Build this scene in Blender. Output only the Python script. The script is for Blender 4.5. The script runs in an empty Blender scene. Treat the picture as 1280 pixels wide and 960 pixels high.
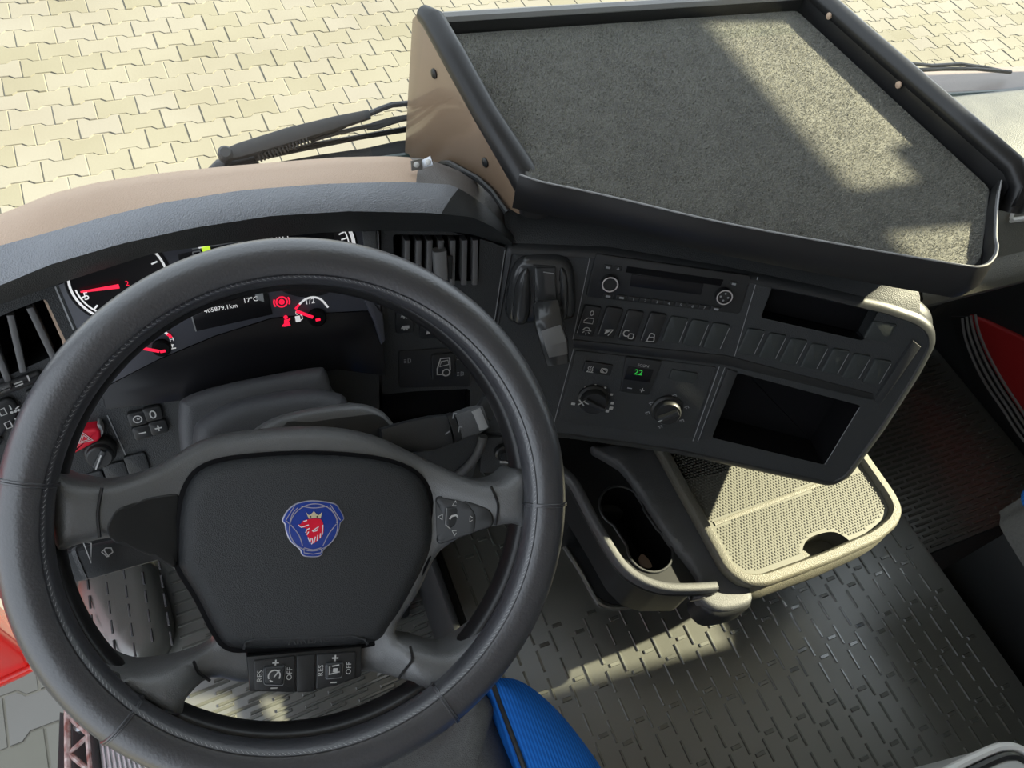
import bpy, bmesh, math, random
import numpy as np
from mathutils import Vector, Matrix
from mathutils.geometry import delaunay_2d_cdt
random.seed(7); rng = np.random.default_rng(7)
S = bpy.context.scene
COL = S.collection
RAD = math.radians

# ------------------------------------------------------------------ camera
F_PX = 950.0
TH, PS, RO = RAD(54), RAD(35), RAD(16)          # pitch down, yaw to the right, roll
CAM = Vector((-.0394, -.2853, 1.3864))
_fh = Vector((math.sin(PS), math.cos(PS), 0)); _r = Vector((math.cos(PS), -math.sin(PS), 0)); _z = Vector((0, 0, 1))
C_F = _fh*math.cos(TH) - _z*math.sin(TH)
_u = _fh*math.sin(TH) + _z*math.cos(TH)
C_R = _r*math.cos(RO) + _u*math.sin(RO)
C_U = _u*math.cos(RO) - _r*math.sin(RO)
cd = bpy.data.cameras.new('camera'); cam = bpy.data.objects.new('camera', cd); COL.objects.link(cam)
cd.sensor_fit = 'HORIZONTAL'; cd.sensor_width = 36; cd.lens = F_PX/1280*36; cd.clip_start = .02
m = Matrix((C_R, C_U, -C_F)).transposed().to_4x4(); m.translation = CAM; cam.matrix_world = m
S.camera = cam

# ------------------------------------------------------------------ sky, sun, exposure
w = bpy.data.worlds.new('sky'); S.world = w; w.use_nodes = True
w.node_tree.nodes['Background'].inputs[0].default_value = (.83, .91, 1.0, 1)
w.node_tree.nodes['Background'].inputs[1].default_value = 1.0
SUN_EL, SUN_AZ = RAD(35), RAD(-6.5)             # from the passenger side, slightly behind
SUN_DIR = Vector((math.cos(SUN_EL)*math.cos(SUN_AZ), math.cos(SUN_EL)*math.sin(SUN_AZ), math.sin(SUN_EL)))
sd = bpy.data.lights.new('sun', 'SUN'); sd.energy = 12.0; sd.angle = RAD(1.0); sd.color = (1, .90, .64)
so = bpy.data.objects.new('sun', sd); COL.objects.link(so); so.location = (6, 0, 6)
so.rotation_euler = SUN_DIR.to_track_quat('Z', 'Y').to_euler()
vs = S.view_settings
vs.view_transform = 'Standard'; vs.look = 'None'; vs.gamma = 1; vs.use_curve_mapping = False; vs.exposure = 0.9
S.cycles.use_denoising = True
S.cycles.max_bounces = 8; S.cycles.transparent_max_bounces = 12
S.cycles.sample_clamp_indirect = 6

# ------------------------------------------------------------------ ray helpers: a pixel of the frame onto a real plane
def ray(px, py): return C_F + C_R*((px-640)/F_PX) - C_U*((py-480)/F_PX)
def hz(px, py, z): d = ray(px, py); return CAM + d*((z-CAM.z)/d.z)
def hy(px, py, y): d = ray(px, py); return CAM + d*((y-CAM.y)/d.y)
def hx(px, py, x): d = ray(px, py); return CAM + d*((x-CAM.x)/d.x)
def project(P): v = Vector(P)-CAM; k = v.dot(C_F); return 640+F_PX*v.dot(C_R)/k, 480-F_PX*v.dot(C_U)/k, k

class Frame:
    def __init__(s, o, X, N):
        s.o = Vector(o); s.X = Vector(X).normalized(); s.N = Vector(N).normalized(); s.Y = s.N.cross(s.X)
    def P(s, u, v, h=0): return s.o + s.X*u + s.Y*v + s.N*h
    def uv(s, px, py, h=0):
        d = ray(px, py); p = s.o + s.N*h
        q = CAM + d*((p-CAM).dot(s.N)/d.dot(s.N)) - s.o
        return (q.dot(s.X), q.dot(s.Y))
    def px(s, pts, h=0): return [s.uv(a, b, h) for a, b in pts]
    def at(s, px, py, h=0): return s.P(*s.uv(px, py, h), h)
def yaw_frame(o, yaw, el, roll=0):
    a = RAD(yaw); e = RAD(el)
    n0 = Vector((math.sin(a), -math.cos(a), 0)); X = Vector((math.cos(a), math.sin(a), 0))
    N = n0*math.cos(e) + Vector((0, 0, math.sin(e)))
    if roll:
        Y = N.cross(X); r = RAD(roll); X = X*math.cos(r) + Y*math.sin(r)
    return Frame(o, X, N)
FZ = lambda z: Frame((0, 0, z), (1, 0, 0), (0, 0, 1))

# ------------------------------------------------------------------ 2D helpers
def ccw(p):
    a = sum(p[i-1][0]*p[i][1]-p[i][0]*p[i-1][1] for i in range(len(p)))
    return list(p) if a > 0 else list(p)[::-1]
def inset(p, d):
    n = len(p); out = []
    for i in range(n):
        a = Vector(p[i-1]); b = Vector(p[i]); c = Vector(p[(i+1) % n])
        e1 = (b-a); e2 = (c-b)
        if e1.length < 1e-9: e1 = e2
        if e2.length < 1e-9: e2 = e1
        e1 = e1.normalized(); e2 = e2.normalized()
        n1 = Vector((-e1.y, e1.x)); n2 = Vector((-e2.y, e2.x)); m = n1+n2
        if m.length < 1e-6: m = n1.copy()
        m.normalize(); k = max(.45, m.dot(n1))
        q = b + m*(d/k); out.append((q.x, q.y))
    return out
def rpoly(p, r, n=5):
    """fillet the corners of a polygon; r may be a list"""
    p = list(p); N = len(p); out = []
    for i in range(N):
        a = Vector(p[i-1]); b = Vector(p[i]); c = Vector(p[(i+1) % N])
        rr = r[i] if isinstance(r, (list, tuple)) else r
        l1 = (a-b).length; l2 = (c-b).length; t = min(rr, l1*.48, l2*.48)
        if t < 1e-6: out.append(tuple(b)); continue
        p0 = b+(a-b).normalized()*t; p1 = b+(c-b).normalized()*t
        for k in range(n+1):
            s = k/n; q = p0*(1-s)**2 + b*2*s*(1-s) + p1*s*s; out.append(tuple(q))
    return out
def smooth(p, n=6, closed=True):
    """Catmull-Rom through the points"""
    P = [Vector(q) for q in p]; N = len(P); out = []
    for i in range(N if closed else N-1):
        if closed: a, b, c, d = P[i-1], P[i], P[(i+1) % N], P[(i+2) % N]
        else: a, b, c, d = P[max(i-1, 0)], P[i], P[i+1], P[min(i+2, N-1)]
        for k in range(n):
            t = k/n
            out.append(.5*((2*b)+(c-a)*t+(2*a-5*b+4*c-d)*t*t+(3*b-a-3*c+d)*t**3))
    if not closed: out.append(P[-1])
    return [tuple(q) for q in out]
def resample(P, n):
    P = [Vector(q) for q in P]; L = [0]
    for a, b in zip(P, P[1:]): L.append(L[-1]+(b-a).length)
    out = []; j = 0
    for k in range(n):
        t = L[-1]*k/(n-1)
        while j < len(P)-2 and L[j+1] < t: j += 1
        s = (t-L[j])/max(1e-9, L[j+1]-L[j]); out.append(P[j].lerp(P[j+1], min(1, s)))
    return out
def rrect(cu, cv, w, h, r, n=4): return rpoly([(cu-w/2, cv-h/2), (cu+w/2, cv-h/2), (cu+w/2, cv+h/2), (cu-w/2, cv+h/2)], r, n)
def circ(cu, cv, r, n=24, r2=None): return [(cu+r*math.cos(2*math.pi*k/n), cv+(r2 or r)*math.sin(2*math.pi*k/n)) for k in range(n)]
def arc(cu, cv, r, a0, a1, n=12): return [(cu+r*math.cos(RAD(a0+(a1-a0)*k/n)), cv+r*math.sin(RAD(a0+(a1-a0)*k/n))) for k in range(n+1)]
def inside(q, p):
    x, y = q; c = False
    for i in range(len(p)):
        (x0, y0), (x1, y1) = p[i-1], p[i]
        if (y0 > y) != (y1 > y) and x < (x1-x0)*(y-y0)/(y1-y0)+x0: c = not c
    return c
_txt = {}
def text_mesh(s):
    if s not in _txt:
        cu = bpy.data.curves.new('t', 'FONT'); cu.body = s; cu.size = 1; cu.align_x = 'CENTER'; cu.align_y = 'CENTER'; cu.resolution_u = 3
        ob = bpy.data.objects.new('t', cu); COL.objects.link(ob)
        dg = bpy.context.evaluated_depsgraph_get(); me = bpy.data.meshes.new_from_object(ob.evaluated_get(dg))
        _txt[s] = ([tuple(v.co) for v in me.vertices], [tuple(f.vertices) for f in me.polygons])
        bpy.data.objects.remove(ob); bpy.data.curves.remove(cu); bpy.data.meshes.remove(me)
    return _txt[s]

# ------------------------------------------------------------------ objects
ORG = {}
def tag(o, label=None, cat=None, group=None, kind=None):
    if label: o['label'] = label
    if cat: o['category'] = cat
    if group: o['group'] = group
    if kind: o['kind'] = kind
    return o
def thing(name, label, cat, loc=(0, 0, 0), group=None):
    o = bpy.data.objects.new(name, None); COL.objects.link(o); o.location = loc; o.empty_display_size = .05
    ORG[o] = Vector(loc); return tag(o, label, cat, group)

class MB:
    def __init__(s): s.v = []; s.f = []
    def add(s, vs, fs):
        k = len(s.v); s.v += [Vector(q) for q in vs]; s.f += [tuple(i+k for i in f) for f in fs]; return s
    def rings(s, R, closed=True, cap0=False, cap1=False):
        n = len(R[0]); k = len(s.v); fs = []
        for r in R: s.v += [Vector(q) for q in r]
        for i in range(len(R)-1):
            for j in range(n if closed else n-1):
                j2 = (j+1) % n
                fs.append((k+i*n+j, k+i*n+j2, k+(i+1)*n+j2, k+(i+1)*n+j))
        if cap0: fs.append(tuple(k+j for j in range(n))[::-1])
        if cap1: fs.append(tuple(k+(len(R)-1)*n+j for j in range(n)))
        s.f += fs; return s
    def slab(s, F, p, h0, h1, b=.002, seg=2, bottom=False):
        p = ccw(p); R = [[F.P(u, v, h0) for u, v in p]]
        if b > 0:
            for k in range(seg+1):
                a = math.pi/2*k/seg
                q = inset(p, b*(1-math.cos(a))); R.append([F.P(u, v, h1-b*(1-math.sin(a))) for u, v in q])
        else: R.append([F.P(u, v, h1) for u, v in p])
        return s.rings(R, cap0=bottom, cap1=True)
    def flat(s, F, p, h=0): return s.add([F.P(u, v, h) for u, v in ccw(p)], [tuple(range(len(p)))])
    def plate(s, F, outer, holes, h0, h1, b=.0015):
        """front plate with openings"""
        outer = ccw(outer); holes = [ccw(q) for q in holes]
        V = []; E = []
        for q in [outer]+holes:
            k = len(V); V += [Vector(a) for a in q]; E += [(k+i, k+(i+1) % len(q)) for i in range(len(q))]
        r = delaunay_2d_cdt(V, E, [], 0, 1e-7)
        fs = []
        for f in r[2]:
            c = sum((r[0][i] for i in f), Vector((0, 0)))/len(f)
            if inside(c, outer) and not any(inside(c, q) for q in holes): fs.append(tuple(f))
        s.add([F.P(a.x, a.y, h1) for a in r[0]], fs)
        for q in [outer]+holes: s.rings([[F.P(u, v, h0) for u, v in q], [F.P(u, v, h1) for u, v in q]])
        return s
    def cup(s, F, p, h1, h0, taper=0.0):
        p = ccw(p); q = inset(p, taper) if taper else p
        s.rings([[F.P(u, v, h1) for u, v in p], [F.P(u, v, h0) for u, v in q]])
        return s.add([F.P(u, v, h0) for u, v in q], [tuple(range(len(q)))])
    def pillow(s, F, p, hf, r, h0, g=.012, seg=4):
        """organic part: outline p, height hf(u,v), edge rounded by r, walls down to h0"""
        p = ccw(p)
        V = []; E = []
        def loop(q):
            k = len(V); V.extend(Vector(a) for a in q); E.extend((k+i, k+(i+1) % len(q)) for i in range(len(q)))
        loop(p)
        A = np.array(p); B = np.roll(A, -1, 0)
        def dist(q):
            q = np.asarray(q)[:, None, :]; ab = (B-A)[None]; t = np.clip(((q-A[None])*ab).sum(2)/np.maximum((ab**2).sum(2), 1e-12), 0, 1)
            return np.sqrt(((A[None]+ab*t[..., None]-q)**2).sum(2)).min(1)
        for k in range(1, seg+1):
            d = r*(1-math.cos(math.pi/2*k/seg)); q = inset(p, d)
            dd = dist(q)
            V.extend(Vector(a) for a, e in zip(q, dd) if inside(a, p) and e > d*.8)
        lo = A.min(0); hi = A.max(0)
        gx, gy = np.meshgrid(np.arange(lo[0], hi[0], g), np.arange(lo[1], hi[1], g)); G = np.stack([gx.ravel(), gy.ravel()], 1)
        if len(G):
            G = G[dist(G) > r*1.02]
            V.extend(Vector(a) for a in G if inside(a, p))
        R = delaunay_2d_cdt(V, E, [], 0, 1e-7)
        fs = []
        for f in R[2]:
            c = sum((R[0][i] for i in f), Vector((0, 0)))/3
            if inside(c, p): fs.append(tuple(f))
        Q = np.array([(a.x, a.y) for a in R[0]]); D = np.clip(dist(Q)/r, 0, 1)
        drop = r*(1-np.sqrt(np.maximum(0, 1-(1-D)**2)))
        s.add([F.P(a.x, a.y, hf(a.x, a.y)-e) for a, e in zip(R[0], drop)], fs)
        return s.rings([[F.P(u, v, h0) for u, v in p], [F.P(u, v, hf(u, v)-r) for u, v in p]])
    def tube(s, pts, r, n=10, flat=None, up=None, caps=True, closed=False):
        """r: radius or list; flat=(a,b) scales the section along (side, up)"""
        P = [Vector(q) for q in pts]; R = []; N = len(P)
        for i, c in enumerate(P):
            if closed: t = P[(i+1) % N]-P[i-1]
            else: t = P[min(i+1, N-1)]-P[max(i-1, 0)]
            t.normalize(); U = Vector(up) if up else (Vector((0, 0, 1)) if abs(t.z) < .9 else Vector((0, 1, 0)))
            sd = t.cross(U).normalized(); u2 = sd.cross(t)
            rr = r[i] if isinstance(r, (list, tuple)) else r
            a, b = flat or (1, 1)
            R.append([c+sd*(rr*a*math.cos(2*math.pi*k/n))+u2*(rr*b*math.sin(2*math.pi*k/n)) for k in range(n)])
        if closed: R.append(R[0])
        return s.rings(R, cap0=caps and not closed, cap1=caps and not closed)
    def bar(s, pts, w, t, up):
        """rectangular section along a path; w across, t along up"""
        P = [Vector(q) for q in pts]; R = []; N = len(P); U = Vector(up)
        for i, c in enumerate(P):
            d = (P[min(i+1, N-1)]-P[max(i-1, 0)]).normalized(); sd = d.cross(U).normalized(); u2 = sd.cross(d)
            ww = w[i] if isinstance(w, (list, tuple)) else w; tt = t[i] if isinstance(t, (list, tuple)) else t
            c8 = rrect(0, 0, ww, tt, min(ww, tt)*.3, 2); R.append([c+sd*a+u2*b for a, b in c8])
        return s.rings(R, cap0=True, cap1=True)
    def lathe(s, F, cu, cv, prof, n=28):
        R = [[F.P(cu+r*math.cos(2*math.pi*k/n), cv+r*math.sin(2*math.pi*k/n), h) for k in range(n)] for r, h in prof]
        return s.rings(R, cap1=True)
    def box(s, F, u0, u1, v0, v1, h0, h1): return s.slab(F, [(u0, v0), (u1, v0), (u1, v1), (u0, v1)], h0, h1, min(.002, abs(h1-h0)*.3), 2, True)
    def loft(s, rows):
        n = len(rows[0]); k = len(s.v)
        for r in rows: s.v += [Vector(q) for q in r]
        for i in range(len(rows)-1):
            for j in range(n-1): s.f.append((k+i*n+j, k+i*n+j+1, k+(i+1)*n+j+1, k+(i+1)*n+j))
        return s
    def stroke(s, F, pts, w, h):
        P = [Vector(q) for q in pts]
        if len(P) < 2: return s
        cl = (P[0]-P[-1]).length < 1e-6 and len(P) > 3
        L = []; Rr = []; n = len(P)
        for i in range(n):
            a = P[i-1] if i else (P[-2] if cl else P[0]); b = P[i+1] if i < n-1 else (P[1] if cl else P[-1])
            t = (b-a).normalized(); nn = Vector((-t.y, t.x))*w/2
            L.append(P[i]+nn); Rr.append(P[i]-nn)
        k = len(s.v)
        for a in L: s.v.append(F.P(a.x, a.y, h))
        for a in Rr: s.v.append(F.P(a.x, a.y, h))
        s.f += [(k+i, k+n+i, k+n+i+1, k+i+1) for i in range(n-1)]; return s
    def text(s, F, t, u, v, size, h, rot=0):
        V, Fs = text_mesh(t); c, n = math.cos(RAD(rot)), math.sin(RAD(rot))
        return s.add([F.P(u+size*(a*c-b*n), v+size*(a*n+b*c), h) for a, b, _ in V], Fs)
    def build(s, name, mat, parent=None, label=None, flat=False, loc=None, ang=38, recalc=True):
        me = bpy.data.meshes.new(name)
        if parent is not None: off = ORG[parent]
        else:
            if loc is None:
                xs = [q.x for q in s.v]; ys = [q.y for q in s.v]; zs = [q.z for q in s.v]
                loc = ((min(xs)+max(xs))/2, (min(ys)+max(ys))/2, min(zs))
            off = Vector(loc)
        me.from_pydata([q-off for q in s.v], [], s.f)
        if recalc:
            bm = bmesh.new(); bm.from_mesh(me); bmesh.ops.remove_doubles(bm, verts=bm.verts, dist=1e-6)
            bmesh.ops.recalc_face_normals(bm, faces=bm.faces); bm.to_mesh(me); bm.free()
        me.materials.append(mat)
        if not flat: me.shade_smooth(); me.set_sharp_from_angle(angle=RAD(ang))
        o = bpy.data.objects.new(name, me); COL.objects.link(o)
        if parent is not None: o.parent = parent; ORG[o] = off
        else: o.location = off; ORG[o] = off
        if label: o['label'] = label
        return o

# ------------------------------------------------------------------ materials
def mat(name, col, rough=.5, metal=0, spec=.5, bump=None, vary=None, emit=None, coat=0, rvary=None):
    """bump=(scale,strength[,kind]) fine relief; vary=(scale, colour2, amount) mottling"""
    M = bpy.data.materials.new(name); M.use_nodes = True; nt = M.node_tree; b = nt.nodes['Principled BSDF']
    b.inputs['Base Color'].default_value = (*col, 1); b.inputs['Roughness'].default_value = rough
    b.inputs['Metallic'].default_value = metal; b.inputs['Specular IOR Level'].default_value = spec
    if coat: b.inputs['Coat Weight'].default_value = coat; b.inputs['Coat Roughness'].default_value = max(.08, rough*.9) if rough > .3 else .08
    if emit: b.inputs['Emission Color'].default_value = (*emit[0], 1); b.inputs['Emission Strength'].default_value = emit[1]
    tc = nt.nodes.new('ShaderNodeTexCoord')
    if bump:
        kind = bump[2] if len(bump) > 2 else 'noise'
        t = nt.nodes.new('ShaderNodeTexVoronoi' if kind == 'grain' else 'ShaderNodeTexNoise')
        t.inputs['Scale'].default_value = bump[0]; nt.links.new(tc.outputs['Object'], t.inputs['Vector'])
        if kind != 'grain': t.inputs['Detail'].default_value = 4
        bp = nt.nodes.new('ShaderNodeBump'); bp.inputs['Strength'].default_value = bump[1]; bp.inputs['Distance'].default_value = .002
        nt.links.new(t.outputs[0], bp.inputs['Height']); nt.links.new(bp.outputs[0], b.inputs['Normal'])
    if vary:
        t = nt.nodes.new('ShaderNodeTexNoise'); t.inputs['Scale'].default_value = vary[0]; t.inputs['Detail'].default_value = 5
        nt.links.new(tc.outputs['Object'], t.inputs['Vector'])
        rp = nt.nodes.new('ShaderNodeValToRGB'); rp.color_ramp.elements[0].position = .35; rp.color_ramp.elements[1].position = .65
        rp.color_ramp.elements[0].color = (*col, 1)
        c2 = [col[i]*(1-vary[2])+vary[1][i]*vary[2] for i in range(3)]
        rp.color_ramp.elements[1].color = (*c2, 1)
        nt.links.new(t.outputs[0], rp.inputs[0]); nt.links.new(rp.outputs[0], b.inputs['Base Color'])
    if rvary:
        t = nt.nodes.new('ShaderNodeTexNoise'); t.inputs['Scale'].default_value = rvary[0]; t.inputs['Detail'].default_value = 4
        nt.links.new(tc.outputs['Object'], t.inputs['Vector'])
        mr = nt.nodes.new('ShaderNodeMapRange'); mr.inputs[1].default_value = .3; mr.inputs[2].default_value = .7
        mr.inputs[3].default_value = rough; mr.inputs[4].default_value = rvary[1]
        nt.links.new(t.outputs[0], mr.inputs[0]); nt.links.new(mr.outputs[0], b.inputs['Roughness'])
    return M
M = {}
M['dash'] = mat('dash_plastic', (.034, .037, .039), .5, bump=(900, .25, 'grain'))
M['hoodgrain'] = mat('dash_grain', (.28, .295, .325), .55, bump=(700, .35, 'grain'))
M['tawny'] = mat('tawny_dash_top', (.55, .40, .295), .6, bump=(700, .2, 'grain'))  # flat tan-brown, shared by dash strip, vent reveal, screws and coaster
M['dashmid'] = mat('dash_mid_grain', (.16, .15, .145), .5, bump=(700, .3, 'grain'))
M['black'] = mat('black_plastic', (.016, .017, .018), .38)
M['satin'] = mat('satin_black', (.03, .032, .034), .4, bump=(1200, .1, 'grain'))
M['gloss'] = mat('gloss_black', (.01, .01, .012), .25, spec=.3)
M['dial'] = mat('dial_face', (.062, .065, .082), .45)
M['void'] = mat('recess_black', (.006, .006, .007), .7, spec=.1)
M['leather'] = mat('rim_leather', (.040, .041, .047), .32, spec=.8, coat=.6, bump=(420, .22), rvary=(30, .42))
M['rimhard'] = mat('rim_inner_plastic', (.012, .012, .013), .35)
M['thread'] = mat('grey_thread', (.34, .34, .345), .7)
M['spoke'] = mat('spoke_plastic', (.125, .128, .13), .36, coat=.5, bump=(1100, .2, 'grain'))
M['pad'] = mat('airbag_plastic', (.024, .026, .028), .42, bump=(1300, .3, 'grain'))
M['shroud'] = mat('column_plastic', (.06, .062, .068), .45, bump=(1100, .2, 'grain'))
M['grey'] = mat('grey_plastic', (.09, .092, .095), .5, bump=(900, .25, 'grain'))
M['tab'] = mat('vent_tab_grey', (.20, .20, .20), .45)
M['thumb'] = mat('lever_highlight_grey', (.16, .16, .16), .3)  # pale grey paints the highlight on the lever end
M['slat'] = mat('vent_slat', (.13, .13, .132), .4)
M['glossy'] = mat('polished_black', (.04, .042, .044), .26, coat=.4)
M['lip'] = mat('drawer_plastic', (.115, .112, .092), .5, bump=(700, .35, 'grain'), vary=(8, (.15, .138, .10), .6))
M['switch'] = mat('switch_plastic', (.02, .021, .022), .42)
M['blank'] = mat('blank_switch_plastic', (.036, .042, .042), .5, bump=(1200, .15, 'grain'))
M['ink'] = mat('white_print', (.50, .50, .49), .5)
M['dim'] = mat('grey_print', (.30, .31, .32), .5)
M['lit'] = mat('lit_white', (.8, .8, .8), .5, emit=((1, 1, 1), .22))
M['litred'] = mat('lit_red', (.7, .01, .03), .5, emit=((1, .01, .06), .55))
M['litgreen'] = mat('lit_green', (.02, .4, .05), .5, emit=((.05, .8, .1), .25))
M['litlime'] = mat('lit_lime', (.5, .7, .05), .5, emit=((.6, .9, .05), .4))
M['red'] = mat('red_button', (.62, .008, .03), .4)
M['chrome'] = mat('chrome', (.75, .76, .78), .15, metal=1)
M['steel'] = mat('zinc_steel', (.5, .52, .54), .35, metal=1, vary=(60, (.35, .36, .38), .8))
M['bluebadge'] = mat('badge_blue', (.012, .045, .30), .15, coat=.6)
M['badgeline'] = mat('badge_outline', (.46, .46, .56), .25, metal=.3)
M['badgered'] = mat('badge_red', (.75, .01, .04), .3)
M['badgegold'] = mat('badge_gold', (.62, .55, .36), .3)
M['badgewhite'] = mat('badge_white', (.85, .80, .85), .3)
M['traymetal'] = mat('tray_plate', (.24, .165, .11), .3, metal=0, spec=.9, coat=.5, rvary=(12, .4))  # bronze reflection of the paving put into the base colour
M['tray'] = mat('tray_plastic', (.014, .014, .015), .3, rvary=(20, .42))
M['beadgrey'] = mat('bead_grey', (.30, .30, .30), .3)
M['carpet'] = mat('carpet_charcoal', (.12, .12, .112), .95, spec=.1, vary=(35, (.17, .17, .155), .7), bump=(300, .6))
M['pile'] = mat('carpet_fibre', (.24, .237, .205), .9, spec=.15)
M['rubber'] = mat('floor_rubber', (.10, .102, .09), .34, bump=(500, .10), rvary=(9, .44), spec=1.0, coat=1.0)
M['rubberrib'] = mat('floor_rubber_rib', (.10, .104, .092), .30, rvary=(9, .38), spec=1.0, coat=1.0)
M['rubberdark'] = mat('rubber_dark', (.02, .021, .022), .5, bump=(300, .2))
M['knurl'] = mat('knurled_rubber', (.118, .117, .097), .55)
M['redpaint'] = mat('red_paint', (.70, .012, .008), .22, coat=.7)
M['redcloth'] = mat('red_door_inlay', (.50, .02, .02), .55, bump=(500, .2))
M['seatgrey'] = mat('seat_grey_cloth', (.14, .143, .14), .9, spec=.2, bump=(900, .5), vary=(200, (.18, .182, .18), .6))
M['white'] = mat('white_plastic', (.72, .72, .70), .4)
M['offwhite'] = mat('pale_grey_plastic', (.5, .51, .5), .5)
M['alu'] = mat('aluminium_tread', (.62, .64, .66), .4, metal=.4, rvary=(40, .55))
M['cowl'] = mat('cowl_panel', (.20, .165, .15), .4)
M['seal'] = mat('windscreen_seal', (.02, .045, .04), .4)
M['wiper'] = mat('wiper_paint', (.085, .087, .092), .42, rvary=(30, .55))
M['body'] = mat('cab_lining', (.42, .40, .37), .8)
M['padtop'] = mat('dash_top_right', (.11, .115, .115), .55, bump=(600, .4, 'grain'), vary=(25, (.15, .155, .15), .7))
M['olive'] = mat('dash_front_right', (.13, .128, .105), .5, bump=(800, .25, 'grain'))
M['sand'] = mat('joint_sand', (.25, .24, .20), .95, spec=.1, vary=(3, (.21, .2, .165), .6))
def stripe_cloth():
    m_ = mat('seat_blue_cloth', (.01, .12, .50), .85, spec=.2); nt = m_.node_tree; b = nt.nodes['Principled BSDF']
    tc = nt.nodes.new('ShaderNodeTexCoord'); wv = nt.nodes.new('ShaderNodeTexWave'); wv.inputs['Scale'].default_value = 95; wv.inputs['Distortion'].default_value = .6
    wv.bands_direction = 'X'; nt.links.new(tc.outputs['Object'], wv.inputs['Vector'])
    rp = nt.nodes.new('ShaderNodeValToRGB'); rp.color_ramp.elements[0].color = (.008, .10, .42, 1); rp.color_ramp.elements[1].color = (.015, .17, .62, 1)
    nt.links.new(wv.outputs[0], rp.inputs[0]); nt.links.new(rp.outputs[0], b.inputs['Base Color'])
    bp = nt.nodes.new('ShaderNodeBump'); bp.inputs['Strength'].default_value = .4; bp.inputs['Distance'].default_value = .001
    nt.links.new(wv.outputs[0], bp.inputs['Height']); nt.links.new(bp.outputs[0], b.inputs['Normal']); return m_
M['seatblue'] = stripe_cloth()
def paver_mat():
    m_ = mat('concrete_paver', (.6, .52, .36), .9, spec=.15, bump=(60, .25)); nt = m_.node_tree; b = nt.nodes['Principled BSDF']
    oi = nt.nodes.new('ShaderNodeObjectInfo'); geo = nt.nodes.new('ShaderNodeNewGeometry'); tc = nt.nodes.new('ShaderNodeTexCoord')
    ad = nt.nodes.new('ShaderNodeMath'); ad.operation = 'ADD'; fr = nt.nodes.new('ShaderNodeMath'); fr.operation = 'FRACT'
    nt.links.new(oi.outputs['Random'], ad.inputs[0]); nt.links.new(geo.outputs['Random Per Island'], ad.inputs[1]); nt.links.new(ad.outputs[0], fr.inputs[0])
    rp = nt.nodes.new('ShaderNodeValToRGB'); rp.color_ramp.elements[0].color = (.162, .158, .128, 1); rp.color_ramp.elements[1].color = (.186, .182, .168, 1)
    e = rp.color_ramp.elements.new(.35); e.color = (.180, .176, .15, 1)
    nt.links.new(fr.outputs[0], rp.inputs[0])
    n = nt.nodes.new('ShaderNodeTexNoise'); n.inputs['Scale'].default_value = 1.3; n.inputs['Detail'].default_value = 5; nt.links.new(geo.outputs['Position'], n.inputs['Vector'])
    mx = nt.nodes.new('ShaderNodeMix'); mx.data_type = 'RGBA'; mx.blend_type = 'MULTIPLY'; mx.inputs[0].default_value = 1
    r2 = nt.nodes.new('ShaderNodeValToRGB'); r2.color_ramp.elements[0].position = .3; r2.color_ramp.elements[0].color = (.84, .82, .80, 1); r2.color_ramp.elements[1].position = .7
    nt.links.new(n.outputs[0], r2.inputs[0]); nt.links.new(rp.outputs[0], mx.inputs[6]); nt.links.new(r2.outputs[0], mx.inputs[7]); nt.links.new(mx.outputs[2], b.inputs['Base Color']); return m_
M['paver'] = paver_mat()
for k_ in ('rubber', 'rubberrib'): M[k_].node_tree.nodes['Principled BSDF'].inputs['Coat IOR'].default_value = 1.9
def glass_mat():
    m_ = bpy.data.materials.new('cab_glass'); m_.use_nodes = True; nt = m_.node_tree; nt.nodes.clear()
    o = nt.nodes.new('ShaderNodeOutputMaterial'); mx = nt.nodes.new('ShaderNodeMixShader'); t = nt.nodes.new('ShaderNodeBsdfTransparent'); g = nt.nodes.new('ShaderNodeBsdfGlossy')
    t.inputs[0].default_value = (.97, .985, .97, 1); g.inputs['Roughness'].default_value = .02; mx.inputs[0].default_value = .035
    nt.links.new(t.outputs[0], mx.inputs[1]); nt.links.new(g.outputs[0], mx.inputs[2]); nt.links.new(mx.outputs[0], o.inputs[0]); return m_
M['glass'] = glass_mat()
def struct(o): o['kind'] = 'structure'; return o

# ================================================================== THE SETTING
# ------------------------------------------------------------------ paved yard
GZ = CAM.z - 13.7802*.2
AL = .66624
GA = _r*math.cos(AL) + _fh*math.sin(AL); GB = (_r*math.sin(AL) - _fh*math.cos(AL))
GO = Vector((CAM.x, CAM.y, 0)) + _r*(-16.2572*.2) + _fh*(18.0604*.2)
PL, PW = .2, .14
def paver_outline(g=.0016, d=.0115):
    L = PL/2-g; W = PW/2-g
    top = [(L, W+d), (.062, W+d), (.038, W-d), (-.038, W-d), (-.062, W+d), (-L, W+d)]
    return top + [(-x, -y) for x, y in top]
def paver_geo(seed):
    r = random.Random(seed); p = ccw(paver_outline()); q = inset(p, .003)
    t = [r.uniform(-.002, .002) for _ in range(3)]
    return ([(x, y, -.014) for x, y in p] + [(x, y, t[0]+t[1]*x*6+t[2]*y*6) for x, y in q],
            [(i, (i+1) % 12, 12+(i+1) % 12, 12+i) for i in range(12)] + [tuple(range(12, 24))])
ground = MB().flat(FZ(GZ-.005), [(-9, -4), (9, -4), (9, 14), (-9, 14)]).build('paving', M['sand'], loc=(0, 0, GZ-.005), flat=True); struct(ground)
rotg = math.atan2(GA.y, GA.x)
cells = []
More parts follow.
